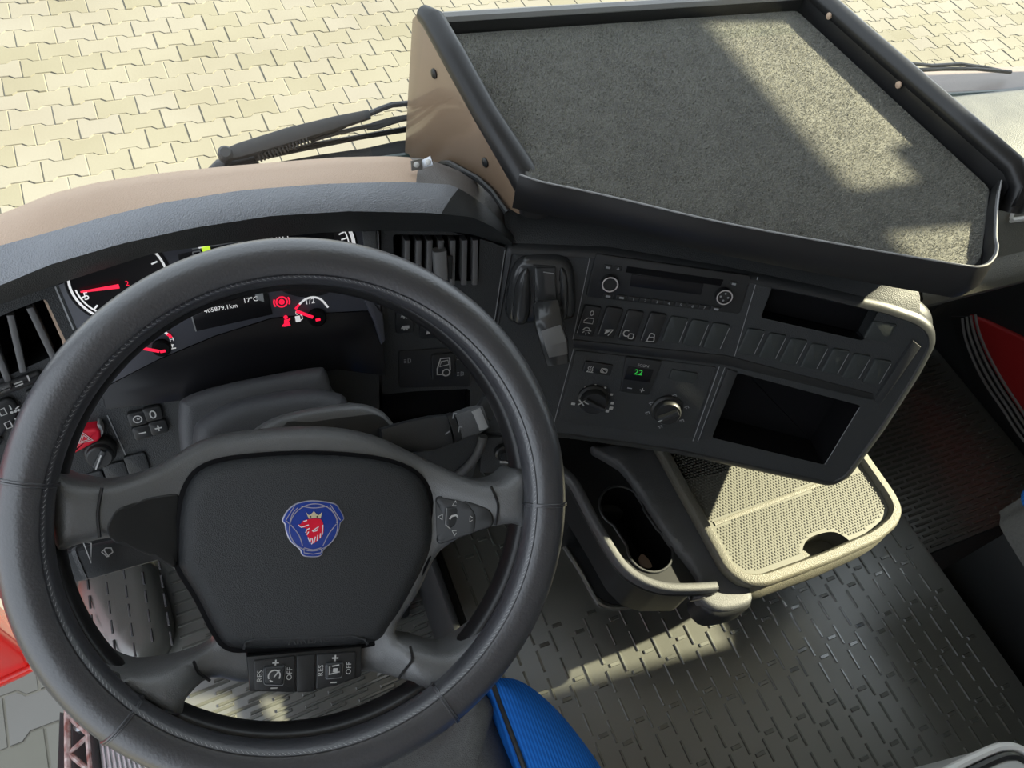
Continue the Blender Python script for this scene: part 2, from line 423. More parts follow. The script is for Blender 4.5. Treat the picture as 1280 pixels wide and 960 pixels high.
for r_ in range(-70, 90):
    for i_ in range(-40, 40):
        c = GO + GA*((i_+.5+(0 if r_ % 2 else .5))*PL) + GB*(r_*PW)
        P3 = Vector((c.x, c.y, GZ))
        if (P3-Vector((0, 2, GZ))).length > 7.5: continue
        x, y, k = project(P3)
        vis = k > 0 and ((-30 < x < 530 and -20 < y < 285-x*.14) or (1030 < x < 1310 and -20 < y < 110 and y < (x-1010)*.85) or (-30 < x < 140 and 790 < y < 990 and k > 0))
        cells.append((0 if vis else 1, (P3-CAM).length, P3))
cells.sort(key=lambda a: (a[0], a[1]))
pv = []
for s_ in range(6):
    V_, F_ = paver_geo(s_); me = bpy.data.meshes.new('paver'); me.from_pydata(V_, [], F_); me.materials.append(M['paver']); pv.append(me)
n_ind = min(300, sum(1 for c in cells if c[0] == 0))
for c in cells[:n_ind]:
    o = bpy.data.objects.new('paver', random.choice(pv)); COL.objects.link(o); o.parent = ground
    o.location = c[2]-Vector((0, 0, GZ-.005)); o.rotation_euler = (0, 0, rotg + (math.pi if random.random() < .5 else 0))
V_, F_ = paver_geo(11); V_ = np.array(V_); cs, sn = math.cos(rotg), math.sin(rotg)
V_ = np.stack([V_[:, 0]*cs-V_[:, 1]*sn, V_[:, 0]*sn+V_[:, 1]*cs, V_[:, 2]], 1)
rest = np.array([tuple(c[2]) for c in cells[n_ind:]]); nb = len(rest)
allv = (rest[:, None, :]+V_[None]).reshape(-1, 3); af = [tuple(i+24*k for i in f) for k in range(nb) for f in F_]
me = bpy.data.meshes.new('paver_field'); me.from_pydata(allv-np.array([0, 0, GZ-.005]), [], af); me.materials.append(M['paver'])
o = bpy.data.objects.new('paver_field', me); COL.objects.link(o); o.parent = ground; o['kind'] = 'stuff'

# ------------------------------------------------------------------ cab shell
XL, XR = -.56, 1.68
FLOOR = MB()
FLOOR.slab(FZ(0), [(-.372, .52), (-.372, .17), (-.285, .11), (-.285, -1.1), (XR, -1.1), (XR, .52)], -.06, 0, .001, 1, True)
fl = FLOOR.build('floor', M['rubberdark'], loc=(.5, 0, -.06)); struct(fl)
# windscreen: upright, gently bowed
def wy(x, z): return .462 - .035*((x-.56)/1.1)**2*2 - .05*(z-.72)
rows = []
for z in (.745, 1.0, 1.3, 1.6, 1.72): rows.append([Vector((XL+.03+(XR-XL-.06)*k/16, wy(XL+.03+(XR-XL-.06)*k/16, z), z)) for k in range(17)])
gl = MB().loft(rows).build('window_1', M['glass']); struct(gl)
sx = [XL+.02+(XR-XL-.04)*k/24 for k in range(25)]
se = MB().tube([(x, wy(x, .74)+.004, .738) for x in sx], .012, 8, up=(0, 0, 1)).build('trim_1', M['seal'], label='dark green-black rubber seal along the lower edge of the windscreen'); struct(se)
# cowl below the windscreen, outside
def cwd(x): t = min(1, max(0, (x-.35)/.5)); return .035+.09*t*t*(3-2*t)
cw = MB().loft([[Vector((x, wy(x, .74)+.014, .733)) for x in sx], [Vector((x, wy(x, .74)+.03, .735)) for x in sx], [Vector((x, wy(x, .74)+.032, .727)) for x in sx], [Vector((x, wy(x, .74)+cwd(x), .712)) for x in sx], [Vector((x, wy(x, .74)+cwd(x)+.015, .62)) for x in sx], [Vector((x, wy(x, .74)+cwd(x)+.03, .2)) for x in sx], [Vector((x, wy(x, .74)+cwd(x)+.03, -.7)) for x in sx]])
struct(cw.build('trim_2', M['cowl'], label='pale cowl panel under the windscreen on the outside'))
# roof, rear wall, right wall with its door
struct(MB().plate(FZ(0), [(XL, -1.1), (XR, -1.1), (XR, .43), (XL, .43)], [], 1.74, 1.745).build('ceiling', M['body']))
FB = Frame((0, -1.1, 0), (-1, 0, 0), (0, 1, 0))
struct(MB().plate(FB, [(-XL, 0), (-XR, 0), (-XR, 1.74), (-XL, 1.74)], [], -.04, 0).build('wall_back', M['body']))
# right door: closed, window band between z .89 and 1.6
FR_ = Frame((XR, 0, 0), (0, 1, 0), (-1, 0, 0))        # u = y, v = -z?
def rq(y, z):
    d = Vector((XR, y, z))-FR_.o; return (d.dot(FR_.X), d.dot(FR_.Y))
DOOR_Y0, DOOR_Y1, WZ0, WZ1 = -.275, .378, .89, 1.642
dr = MB().plate(FR_, [rq(-1.1, -.06), rq(.45, -.06), rq(.45, .75), rq(.43, 1.74), rq(-1.1, 1.74)], [rpoly([rq(DOOR_Y0, WZ0), rq(DOOR_Y1, WZ0), rq(DOOR_Y1-.003, WZ1), rq(DOOR_Y0, WZ1)], .01)], -.05, 0).build('door_2', M['satin'], loc=(XR, -.3, 0)); struct(dr)
win = MB().slab(Frame((XR+.03, 0, 0), (0, 1, 0), (-1, 0, 0)), [rq(DOOR_Y0, WZ0), rq(DOOR_Y1, WZ0), rq(DOOR_Y1-.003, WZ1), rq(DOOR_Y0, WZ1)], 0, .004, 0, bottom=True).build('window_pane', M['glass'], dr)
FD = Frame((XR-.001, 0, 0), (0, 1, 0), (-1, 0, 0))
redp = FD.px([(1215, 393), (1236, 446), (1262, 490), (1300, 545), (1420, 640), (1500, 560), (1300, 430), (1236, 400)])
MB().slab(FD, redp, 0, .012, .006, 3).build('door_inlay', M['redcloth'], dr, label='dark red panel set in the lower passenger door')
for k in range(4):
    off = (-8+k*6)
    pts = [(1216-off*.9, 394+off*.28), (1222-off, 422+off*.3), (1240-off, 462+off*.55), (1266-off*.8, 503+off*.75), (1304-off*.7, 553+off), (1420-off*.7, 650+off)]
    MB().tube([FD.P(*q, .012) for q in smooth(FD.px(pts), 6, False)], .0035, 6, up=(1, 0, 0)).build('seal_rib', M['beadgrey'], dr)
MB().slab(FD, FD.px([(1190, 395), (1214, 480), (1240, 530), (1420, 690), (1420, 650), (1266, 505), (1240, 464), (1220, 395)]), 0, .006, .003).build('door_seal', M['rubberdark'], dr)
# front post on the passenger side
struct(MB().tube([(XR-.02, .45, .72), (XR-.02, .42, 1.74)], .05, 12, up=(0, 1, 0)).build('trim_3', M['satin'], label='black windscreen post on the passenger side'))
struct(MB().tube([(XL+.02, .45, .72), (XL+.02, .42, 1.74)], .05, 12, up=(0, 1, 0)).build('trim_4', M['satin'], label='black windscreen post on the driver side'))

# left door, swung open beside the cab
dl = thing('door_1', 'bright red cab door standing open beyond the left of the steering wheel', 'door', (-.60, .38, -.62)); dl['kind'] = 'structure'
a0 = hz(0, 862, -.55); a1 = hz(41, 843, -.55)
dd = (a0-a1); dd.z = 0; dd.normalize()
hin = Vector((a1.x, a1.y, 0))
FL_ = Frame(hin, dd, dd.cross(Vector((0, 0, 1))) if dd.cross(Vector((0, 0, 1))).y < 0 else -dd.cross(Vector((0, 0, 1))))
def lq(u, z): d = (hin+dd*u+Vector((0, 0, z)))-FL_.o; return (d.dot(FL_.X), d.dot(FL_.Y))
MB().slab(FL_, rpoly([lq(-.004, -.55), lq(.85, -.55), lq(.85, .85), lq(-.03, .85), lq(-.03, -.42)], .02), -.07, 0, .012, 3, True).build('door_skin', M['redpaint'], dl)
MB().bar([hin+dd*-.012+Vector((0, 0, -.50))-FL_.N*-.004, hin+dd*.85+Vector((0, 0, -.50))-FL_.N*-.004], .02, .016, FL_.N).build('bead', M['redpaint'], dl)

# ------------------------------------------------------------------ step below the driver's door
st = thing('entry_step', 'aluminium entry step with a white and rust zigzag grating, below the steering wheel rim', 'step', (-.5, .2, -.62))
FS = FZ(-.6)
p = FS.px([(121, 912), (180, 955), (215, 1080), (138, 1080)])
sb = MB().slab(FS, p, -.03, 0, .003, 2, True).build('tread_plate', M['alu'], st)
e0, e1 = Vector(p[0]), Vector(p[3]); f0, f1 = Vector(p[1]), Vector(p[2])
for k in range(1, 9):
    a = e0.lerp(f0, k/9); b = e1.lerp(f1, k/9)
    MB().bar([FS.P(a.x, a.y, .003), FS.P(b.x, b.y, .003)], .004, .006, (0, 0, 1)).build('tread_ridge', M['alu'], st)
p = FS.px([(112, 895), (121, 905), (140, 1080), (128, 1080)])
MB().slab(FS, p, -.05, .012, .003, 2, True).build('side_rail', M['rubberdark'], st)
GR = [(82, 885), (112, 905), (128, 1080), (84, 1080)]
MB().slab(FS, FS.px(GR), -.06, -.045, .002).build('grating_tray', M['rubberdark'], st)
M['rust'] = mat('rusty_white_paint', (.30, .13, .11), .7, vary=(45, (.72, .66, .64), .95))
def gbar(a, b, r=.006): return MB().tube([FS.at(*a, 0), FS.at(*b, 0)], r, 8, up=(0, 0, 1))
gbar((84, 886), (86, 1080), .007).build('grating_bar', M['rust'], st)
gbar((108, 900), (124, 1080), .006).build('grating_bar', M['rust'], st)
ys = [896, 918, 942, 966, 990, 1014, 1040]
for k in range(6):
    a = (86, ys[k]) if k % 2 == 0 else (110+k*2, ys[k]); b = (111+k*2, ys[k+1]) if k % 2 == 0 else (86, ys[k+1])
    gbar(a, b, .0055).build('grating_bar', M['rust'], st)
MB().lathe(FS, *FS.uv(97, 906), [(.012, -.05), (.012, -.01), (.006, -.008), (.006, -.02)], 16).build('bolt', M['steel'], st)
MB().slab(FS, FS.px([(60, 880), (84, 886), (86, 1080), (50, 1080)]), -.12, -.08, .004).build('bracket', M['rubberdark'], st)

# ------------------------------------------------------------------ floor coverings
TZ = .15                                        # top of the engine tunnel
tn = MB()
tr = [(.20, .30), (.20, -1.05), (1.13, -1.05), (1.13, .40), (.20, .40)]
tn.slab(FZ(0), [(.205, .44), (.205, -1.08), (1.128, -1.08), (1.128, .44)], .0, TZ, .02, 4)
tun = tn.build('trim_5', M['rubberdark'], label='raised engine tunnel under the centre floor mat'); struct(tun)
fm = thing('floor_mat', 'black rubber floor mat with raised dashes on the raised floor between the seats', 'floor mat', (.66, -.3, TZ))
FM = FZ(TZ)
MB().slab(FM, rpoly([(.225, .42), (.225, -1.0), (1.115, -1.0), (1.115, .42)], .01), .0002, .004, .002).build('mat_base', M['rubber'], fm)
def treads(F, x0, x1, y0, y1, px_, py_, skip=None):
    b = MB(); k = 0
    nx = int((x1-x0)/px_); ny = int((y1-y0)/py_)
    for i in range(nx):
        for j in range(ny):
            x = x0+(i+.5)*px_; y = y0+(j+.5+(.25 if i % 2 else -.25)*1)*py_
            if skip and skip(x, y): continue
            # one long bar along y and one short thick bar across, alternating
            lx, ly = (.0013, py_*.37)
            if (i+j) % 2 == 0 or True:
                p0 = [(x-lx, y-ly), (x+lx, y-ly), (x+lx, y+ly), (x-lx, y+ly)]
                b.rings([[F.P(u, v, .0) for u, v in inset(p0, -.0009)], [F.P(u, v, .0026) for u, v in p0]], cap1=True)
            x2 = x+px_*.5; y2 = y+py_*.5
            p1 = [(x2-.0078, y2-.0024), (x2+.0078, y2-.0024), (x2+.0078, y2+.0024), (x2-.0078, y2+.0024)]
            if j % 2 == 0: b.rings([[F.P(u, v, .0) for u, v in inset(p1, -.0009)], [F.P(u, v, .0026) for u, v in p1]], cap1=True)
    return b
FMT = FZ(TZ+.004)
t_ = treads(FMT, .235, 1.105, -.62, .30, .0325, .045, lambda x, y: (x < .60 and y > -.035 and x > .37))
o = t_.build('tread_dashes', M['rubberrib'], fm, flat=True, recalc=False); o['kind'] = 'stuff'
# driver's footwell mat
dm = thing('driver_mat', 'black ribbed rubber mat in the driver footwell behind the steering wheel', 'floor mat', (-.1, .1, 0))
FDm = FZ(0)
MB().slab(FDm, [(-.365, .17), (-.278, .105), (-.278, -.11), (.195, -.11), (.195, .40), (-.365, .40)], .0003, .006, .003).build('mat_base', M['rubber'], dm)
b = MB(); FDr = FZ(.006)
for j in range(60):
    y = -.1+j*.010
    if y > .39: continue
    for i in range(5):
        x = -.215+i*.085+(.04 if j % 2 else 0)
        p0 = [(x, y), (x+.062, y+.004), (x+.062, y+.0075), (x, y+.0035)]
        b.rings([[FDr.P(u, v, 0) for u, v in inset(p0, -.0012)], [FDr.P(u, v, .003) for u, v in p0]], cap1=True)
o = b.build('mat_ribs', M['rubberrib'], dm, flat=True, recalc=False); o['kind'] = 'stuff'
# left foot rest: a moulded hump with dashes and a lip round it
FFt = FZ(.05)
foot = smooth(FFt.px([(92, 722), (130, 690), (182, 690), (203, 735), (212, 780), (200, 812), (170, 838), (135, 820), (105, 770)]), 5)
MB().pillow(FFt, foot, lambda u, v: .0, .03, -.05, .015).build('foot_rest', M['rubber'], dm)
MB().tube([FFt.P(u, v, -.018) for u, v in inset(foot, -.012)], .008, 8, closed=True, up=(0, 0, 1)).build('mat_lip', M['rubber'], dm)
b = MB()
for i in range(5):
    for j in range(5):
        x = -.335+i*.028; y = .19+j*.034+(.015 if i % 2 else 0)
        if inside((x, y), inset(foot, .022)):
            p0 = [(x-.001, y-.011), (x+.001, y-.011), (x+.001, y+.011), (x-.001, y+.011)]
            b.rings([[FFt.P(u, v, -.001) for u, v in inset(p0, -.001)], [FFt.P(u, v, .0012) for u, v in p0]], cap1=True)
if b.v:
    o = b.build('foot_rest_dashes', M['grey'], dm, flat=True, recalc=False); o['kind'] = 'stuff'
# tunnel side and pedal
pd = thing('accelerator_pedal', 'small black accelerator pedal on the ribbed mat right of the steering wheel hub', 'pedal', (.14, .14, .006))
FP = yaw_frame((.150, .135, .045), 8, 50)
MB().slab(FP, rpoly(FP.px([(500, 735), (516, 735), (512, 772), (496, 776)]), .008), -.012, 0, .004, 3, True).build('pedal_pad', M['black'], pd)
MB().tube([FP.P(*FP.uv(506, 748), -.01), (.155, .19, .02)], .008, 8).build('pedal_arm', M['black'], pd)
MB().bar([(.198, .36, .10), (.198, .0, .10), (.198, -.11, .10)], .012, .2, (0, 0, 1)).build('mat_upstand', M['satin'], dm, label='smooth upright side of the mat against the engine tunnel')
# raised lip of the cut-out round the cup holder's foot
lip = FMT.px([(690, 655), (699, 674), (724, 713), (742, 745), (752, 757), (770, 761), (800, 756), (845, 745), (890, 720)])
MB().tube([FMT.P(u, v, .003) for u, v in smooth(lip, 5, False)], .0045, 8, up=(0, 0, 1)).build('cutout_lip', M['rubberrib'], fm)
# passenger floor
pm = thing('passenger_mat', 'black ribbed rubber mat in the passenger footwell right of the engine tunnel', 'floor mat', (1.4, .15, 0))
MB().slab(FZ(0), [(1.135, -.12), (XR-.01, -.12), (XR-.01, .40), (1.135, .40)], .0004, .008, .003).build('mat_base', M['rubber'], pm)
b = MB(); FPm = FZ(.008)
for j in range(40):
    y = -.11+j*.0125
    for i in range(9):
        x = 1.15+i*.056+(.028 if j % 2 else 0)
        if x+.05 > XR-.02: continue
        p0 = [(x, y), (x+.045, y), (x+.045, y+.004), (x, y+.004)]
        b.rings([[FPm.P(u, v, 0) for u, v in inset(p0, -.0012)], [FPm.P(u, v, .0025) for u, v in p0]], cap1=True)
o = b.build('mat_ribs', M['rubberrib'], pm, flat=True, recalc=False); o['kind'] = 'stuff'

# ================================================================== DASHBOARD
dash = thing('dashboard', 'dark curved dashboard in front of the steering wheel and across to the passenger side', 'dashboard', (.4, .4, .5))
# ---- hood over the instruments
def hrow(pts, y, n=70):
    P = [hy(a, b, y) for a, b in pts if a >= 0]
    return resample([Vector((-.53, y, P[0].z-.07)), Vector((-.42, y, P[0].z-.045)), Vector((-.30, y, P[0].z-.018))]+P, n)
H0 = [(-330, 465), (-160, 362), (0, 283), (60, 258), (120, 243), (200, 231), (280, 222), (360, 215), (430, 209), (500, 207), (545, 210), (590, 226), (625, 252), (646, 275)]
H1 = [(-330, 492), (-160, 388), (0, 307), (62, 290), (130, 271), (200, 254), (300, 238), (400, 230), (500, 227), (566, 231), (590, 245), (612, 262), (632, 282), (644, 292)]
H2 = [(-330, 545), (-160, 440), (0, 357), (62, 331), (150, 305), (240, 285), (338, 270), (437, 264), (535, 266), (588, 271), (605, 278), (622, 287), (633, 297), (640, 303)]
H3 = [(-330, 570), (-160, 462), (0, 381), (70, 356), (125, 338), (190, 317), (320, 299), (400, 291), (470, 288), (568, 290), (595, 294), (616, 302), (630, 306), (638, 310)]
y0 = .312; y1 = .284; y2 = .256; y3 = .268
r0 = hrow(H0, y0); r1 = hrow(H1, y1); r2 = hrow(H2, y2); r3 = hrow(H3, y3)
def off(r, dy, dz): return [q+Vector((0, dy, dz)) for q in r]
rm2 = [Vector((q.x, .455, .722)) for q in r0]
rm1 = off(r0, .03, -.012)
mid = [a.lerp(b, .45)+Vector((0, 0, .003)) for a, b in zip(r1, r2)]
md2 = [a.lerp(b, .85)+Vector((0, 0, .002)) for a, b in zip(r1, r2)]
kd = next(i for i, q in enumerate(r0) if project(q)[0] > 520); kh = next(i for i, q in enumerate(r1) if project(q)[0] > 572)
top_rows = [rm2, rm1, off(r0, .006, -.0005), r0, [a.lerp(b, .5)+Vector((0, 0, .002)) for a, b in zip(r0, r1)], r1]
MB().loft([r[:kd+1] for r in top_rows]).build('dash_top_edge', M['tawny'], dash, label='brownish front strip of the dashboard top', ang=60)
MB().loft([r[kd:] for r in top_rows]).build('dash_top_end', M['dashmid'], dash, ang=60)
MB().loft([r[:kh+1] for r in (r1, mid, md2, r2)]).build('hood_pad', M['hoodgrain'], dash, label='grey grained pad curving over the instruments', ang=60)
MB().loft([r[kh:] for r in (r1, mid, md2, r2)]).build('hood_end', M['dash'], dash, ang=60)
MB().loft([r2, off([a.lerp(b, .5) for a, b in zip(r2, r3)], -.002, 0), r3, off(r3, .03, .004), off(r3, .06, .0)]).build('hood_face', M['dash'], dash, ang=60)

# ---- console (centre stack) frame, angled to the driver
FC = yaw_frame((.457, .170, .757), -25.8, 22)
# ---- main instrument wall (square to the driver)
FI = yaw_frame((0, .292, .82), 0, 28)
lowp = FI.px([(92, 335), (99, 434), (62, 476), (40, 640)], -.012)+FI.px([(474, 640), (474, 470), (474, 292)], -.012)
colhole = rpoly(FI.px([(200, 640), (205, 470), (300, 446), (405, 430), (445, 480), (470, 560), (470, 700)]), .02)
MB().plate(FI, lowp, [], -.03, -.012).build('instrument_wall', M['dash'], dash)

# ---- instrument cluster: a unit of its own
cl = thing('instrument_cluster', 'instrument cluster with red needles and small displays seen through the steering wheel', 'instrument cluster', FI.P(0, -.1, -.01))
face = FI.px([(72, 356), (125, 337), (190, 315), (320, 296), (400, 288), (472, 285), (474, 345), (476, 388), (400, 392), (340, 398), (270, 420), (200, 449), (128, 486)], -.004)
MB().slab(FI, face, -.012, -.004, .002).build('dial_plate', M['dial'], cl)
low = FI.px([(128, 486), (200, 449), (270, 420), (340, 398), (400, 392), (476, 388), (482, 470), (420, 462), (235, 500), (132, 512)], -.006)
MB().slab(FI, low, -.014, -.006, .001).build('lower_lens', M['gloss'], cl)
HC = -.0035
def strk(F, name, mt, par, lines, w, h): 
    b = MB()
    for l in lines: b.stroke(F, l, w, h)
    return b.build(name, mt, par, flat=True, recalc=False)
def pxl(F, pts, h=0): return F.px(pts, h)
# left dial
gc = Vector(FI.uv(149, 349, HC)); gr = (Vector(FI.uv(90, 362, HC))-gc).length
gl_ = MB().lathe(FI, gc.x, gc.y, [(gr*1.12, -.004), (gr*1.12, -.0032), (gr*1.10, -.003), (gr*1.04, -.0036)], 56).build('left_gauge', M['gloss'], cl)
strk(FI, 'gauge_ring', M['lit'], gl_, [arc(gc.x, gc.y, gr*1.02, -62, 232, 60)], .0022, HC+.001)
b = MB()
for k in (0, 1, 2, 3, 4, 5, 6, 7, 8, 11, 12):
    a = RAD(-50+k*22.6); L = .006
    c_, s_ = math.cos(a), math.sin(a); r_o = gr*.93
    b.stroke(FI, [(gc.x+c_*(r_o-L), gc.y+s_*(r_o-L)), (gc.x+c_*r_o, gc.y+s_*r_o)], .0016, HC+.001)
b.stroke(FI, arc(gc.x, gc.y, gr*.93, 185, 228, 10), .0016, HC+.001)
b.build('gauge_ticks', M['lit'], gl_, flat=True, recalc=False)['kind'] = 'stuff'
n0 = Vector(FI.uv(101, 363, HC)); n1 = Vector(FI.uv(149, 355, HC))
MB().add([FI.P(n0.x, n0.y-.0008, .001), FI.P(n0.x, n0.y+.0008, .001), FI.P(n1.x, n1.y+.0022, .003), FI.P(n1.x, n1.y-.0022, .003)], [(0, 1, 2, 3)]).build('needle', M['litred'], gl_, flat=True)
q = FI.uv(108, 370, HC); MB().text(FI, '5', *q, .011, HC+.0012).build('numeral', M['lit'], gl_, flat=True)
q = FI.uv(159, 354, HC); MB().text(FI, '2', q[0], q[1], .007, HC+.0012).build('red_print', M['litred'], gl_, flat=True)
# right dial
gc2 = Vector(FI.uv(386, 313, HC)); gr2 = (Vector(FI.uv(440, 297, HC))-gc2).length
g2 = MB().lathe(FI, gc2.x, gc2.y, [(gr2*1.10, -.004), (gr2*1.10, -.0032), (gr2*1.08, -.003), (gr2*1.04, -.0036)], 56).build('right_gauge', M['gloss'], cl)
strk(FI, 'gauge_ring', M['lit'], g2, [arc(gc2.x, gc2.y, gr2*1.01, -70, 80, 40)], .0038, HC+.001)
b = MB()
for k in range(15):
    a = RAD(-60+k*10); L = .007
    b.stroke(FI, [(gc2.x+math.cos(a)*(gr2*.9-L), gc2.y+math.sin(a)*(gr2*.9-L)), (gc2.x+math.cos(a)*gr2*.9, gc2.y+math.sin(a)*gr2*.9)], .0016, HC+.001)
b.stroke(FI, arc(gc2.x, gc2.y, gr2*.9, -10, 40, 10), .0014, HC+.001)
b.build('gauge_ticks', M['lit'], g2, flat=True, recalc=False)['kind'] = 'stuff'
# top display strip with trip figures and tell-tales
ts = MB().slab(FI, FI.px([(222, 318), (330, 297), (418, 288), (418, 330), (230, 352)], HC), -.005, HC+.0004, .001).build('top_display', M['gloss'], cl)
q = FI.uv(349, 296, HC); MB().text(FI, '4.011', *q, .0095, HC+.001, 4).build('trip_figures', M['lit'], ts, flat=True)
q = FI.uv(335, 297, HC); MB().text(FI, 'L', *q, .0085, HC+.001, 4).build('trip_letter', M['dim'], ts, flat=True)
q = FI.uv(246, 317, HC); strk(FI, 'grey_icon', M['dim'], ts, [rrect(q[0], q[1], .007, .005, .001)+[rrect(q[0], q[1], .007, .005, .001)[0]]], .0012, HC+.001)
q = FI.uv(258, 313, HC); MB().flat(FI, rrect(q[0], q[1]+.002, .008, .005, .001), HC+.001).build('lime_icon', M['litlime'], ts, flat=True)
q = FI.uv(256, 307, HC); strk(FI, 'bar_icon', M['lit'], ts, [[(q[0]-.006, q[1]-.001), (q[0]+.006, q[1]+.001)]], .002, HC+.001)
strk(FI, 'rule', M['dim'], ts, [FI.px([(240, 311), (312, 299)], HC)], .0012, HC+.0008)
# temperature gauge
q = Vector(FI.uv(202, 434, HC))
tg = MB().lathe(FI, q.x, q.y, [(.009, -.004), (.009, .0), (.007, .002)], 20).build('temperature_gauge', M['void'], cl)
n0 = Vector(FI.uv(177, 432, HC)); n1 = Vector(FI.uv(199, 436, HC))
strk(FI, 'needle', M['litred'], tg, [[tuple(n0), tuple(n1)]], .0032, .003)
strk(FI, 'red_print', M['litred'], tg, [[(q.x-.002, q.y-.002), (q.x+.003, q.y-.002)]], .003, .0026)
strk(FI, 'arc_print', M['lit'], tg, [FI.px([(201, 414), (205, 414), (209, 417)], HC)], .0025, HC+.001)
strk(FI, 'red_zone', M['litred'], tg, [FI.px([(209, 417), (212, 419), (214, 422)], HC)], .0028, HC+.001)
p = FI.uv(214.5, 424, HC); MB().text(FI, 'H', p[0], p[1], .006, HC+.001).build('letter', M['lit'], tg, flat=True)
p = FI.uv(215.5, 433, HC); strk(FI, 'coolant_icon', M['lit'], tg, [[(p[0], p[1]+.003), (p[0], p[1]-.001)], [(p[0]-.003, p[1]-.002), (p[0]+.003, p[1]-.002)], [(p[0], p[1]+.002), (p[0]+.002, p[1]+.002)]], .001, HC+.001)
# lower display
ds = MB().slab(FI, FI.px([(239, 394), (246, 414), (341, 393), (334, 362), (300, 368), (270, 378)], HC), -.005, HC+.0004, .0006).build('trip_display', M['gloss'], cl)
q = FI.uv(276, 385, HC); MB().text(FI, '405879.1km', *q, .0066, HC+.001).build('odometer_figures', M['lit'], ds, flat=True)
q = FI.uv(313, 374.5, HC); MB().text(FI, '17°C', *q, .0072, HC+.001).build('temperature_figures', M['lit'], ds, flat=True)
MB().flat(FI, FI.px([(318, 365), (328, 362.5), (330, 377), (320, 374)], HC), HC+.0008).build('display_corner', M['dim'], ds, flat=True)
strk(FI, 'display_rule', M['dim'], ds, [FI.px([(239, 393), (245, 414)], HC)], .0012, HC+.0008)
# warning lamps
q = FI.uv(352, 377, HC)
strk(FI, 'brake_warning', M['litred'], cl, [circ(*q, .0055, 20)+[circ(*q, .0055, 20)[0]], circ(*q, .0022, 10)+[circ(*q, .0022, 10)[0]], arc(*q, .008, 150, 210, 6), arc(*q, .008, -30, 30, 6), [(q[0], q[1]+.003), (q[0], q[1]-.001)]], .0016, HC+.001)
q = FI.uv(358, 402, HC)
b = MB().flat(FI, circ(q[0], q[1]+.0055, .0022, 10), HC+.001).flat(FI, [(q[0]-.0035, q[1]-.005), (q[0]+.0035, q[1]-.005), (q[0]+.002, q[1]+.003), (q[0]-.002, q[1]+.003)], HC+.001)
b.stroke(FI, [(q[0]-.005, q[1]-.004), (q[0]+.004, q[1]+.003)], .0018, HC+.0012); b.build('belt_warning', M['litred'], cl, flat=True)
# fuel gauge
q = Vector(FI.uv(396, 396, HC))
fg = MB().lathe(FI, q.x, q.y, [(.010, -.004), (.010, .0), (.008, .002)], 20).build('fuel_gauge', M['void'], cl)
strk(FI, 'arc_print', M['lit'], fg, [smooth(FI.px([(374, 380), (381, 374), (391, 371), (401, 374), (410, 384)], HC), 5, False)], .0022, HC+.001)
strk(FI, 'red_zone', M['litred'], fg, [FI.px([(369, 386), (374, 380)], HC)], .0024, HC+.001)
strk(FI, 'needle', M['litred'], fg, [FI.px([(369, 386), (390, 394)], HC)], .0034, .003)
strk(FI, 'red_print', M['litred'], fg, [[(q.x-.0025, q.y-.001), (q.x+.0025, q.y-.001)]], .003, .0026)
p = FI.uv(387, 376.5, HC); MB().text(FI, '1/2', p[0], p[1], .0085, HC+.001).build('numeral', M['lit'], fg, flat=True)
p = FI.uv(371, 391, HC); MB().text(FI, '0', p[0], p[1], .007, HC+.001).build('numeral', M['lit'], fg, flat=True)
p = FI.uv(373, 398, HC); b = MB().flat(FI, rrect(p[0]-.0008, p[1], .0052, .007, .0005), HC+.001); b.stroke(FI, [(p[0]+.002, p[1]-.002), (p[0]+.004, p[1]-.001), (p[0]+.004, p[1]+.003), (p[0]+.0025, p[1]+.004)], .001, HC+.001); b.build('pump_icon', M['lit'], fg, flat=True)
strk(FI, 'top_mark', M['dim'], fg, [FI.px([(369, 358.5), (376, 361)], HC)], .002, HC+.001)
strk(FI, 'edge_rule', M['dim'], cl, [FI.px([(69, 358), (92, 412)], HC)], .0014, HC+.001)
strk(FI, 'edge_rule', M['dim'], cl, [FI.px([(472, 289), (473, 318)], HC)], .0014, HC+.001)
MB().slab(FI, FI.px([(452, 288), (470, 287), (471, 318), (455, 310)], HC), -.004, HC+.003, .002).build('corner_lens', M['grey'], cl)
MB().slab(FI, FI.px([(452, 370), (466, 376), (478, 392), (481, 425), (476, 430), (468, 405)], HC), -.006, HC+.003, .002).build('corner_trim', M['dial'], cl)


FL2 = yaw_frame(FI.P(-.245, -.06, -.004), 10, 28)
vo = FL2.px([(-95, 470), (-40, 412), (20, 387), (57, 373), (84, 430), (70, 443), (0, 474), (-60, 500)])
MB().plate(FL2, FL2.px([(-260, 480), (-120, 385), (40, 358), (72, 350), (140, 505), (150, 520), (90, 640), (-250, 680)]), [rpoly(vo, .004)], -.05, 0).build('left_panel', M['dash'], dash)
vt = MB().cup(FL2, rpoly(vo, .004), 0, -.055).build('left_air_vent', M['void'], dash)
for (a, b_) in [((-22, 420), (8, 470)), ((0, 399), (14, 464)), ((16, 391), (30, 455)), ((34, 382), (47, 450)), ((-40, 425), (-8, 476))]:
    pass
for k, (a, b_) in enumerate([((-40, 420), (-14, 482)), ((-16, 408), (10, 470)), ((12, 388), (28, 458)), ((36, 379), (66, 442))]):
    A = FL2.at(*a, -.012); B = FL2.at(*b_, -.012)
    MB().bar([A, B], .006, .03, FL2.N).build('slat', M['slat'], vt)
MB().slab(FL2, FL2.px([(54, 374), (58, 373), (86, 428), (80, 436), (77, 425)], -.002), -.03, -.002, .001).build('vent_reveal', M['tawny'], vt, label='side of the vent opening, tan reflection painted in')  # tan colour stands in for reflected light on the reveal
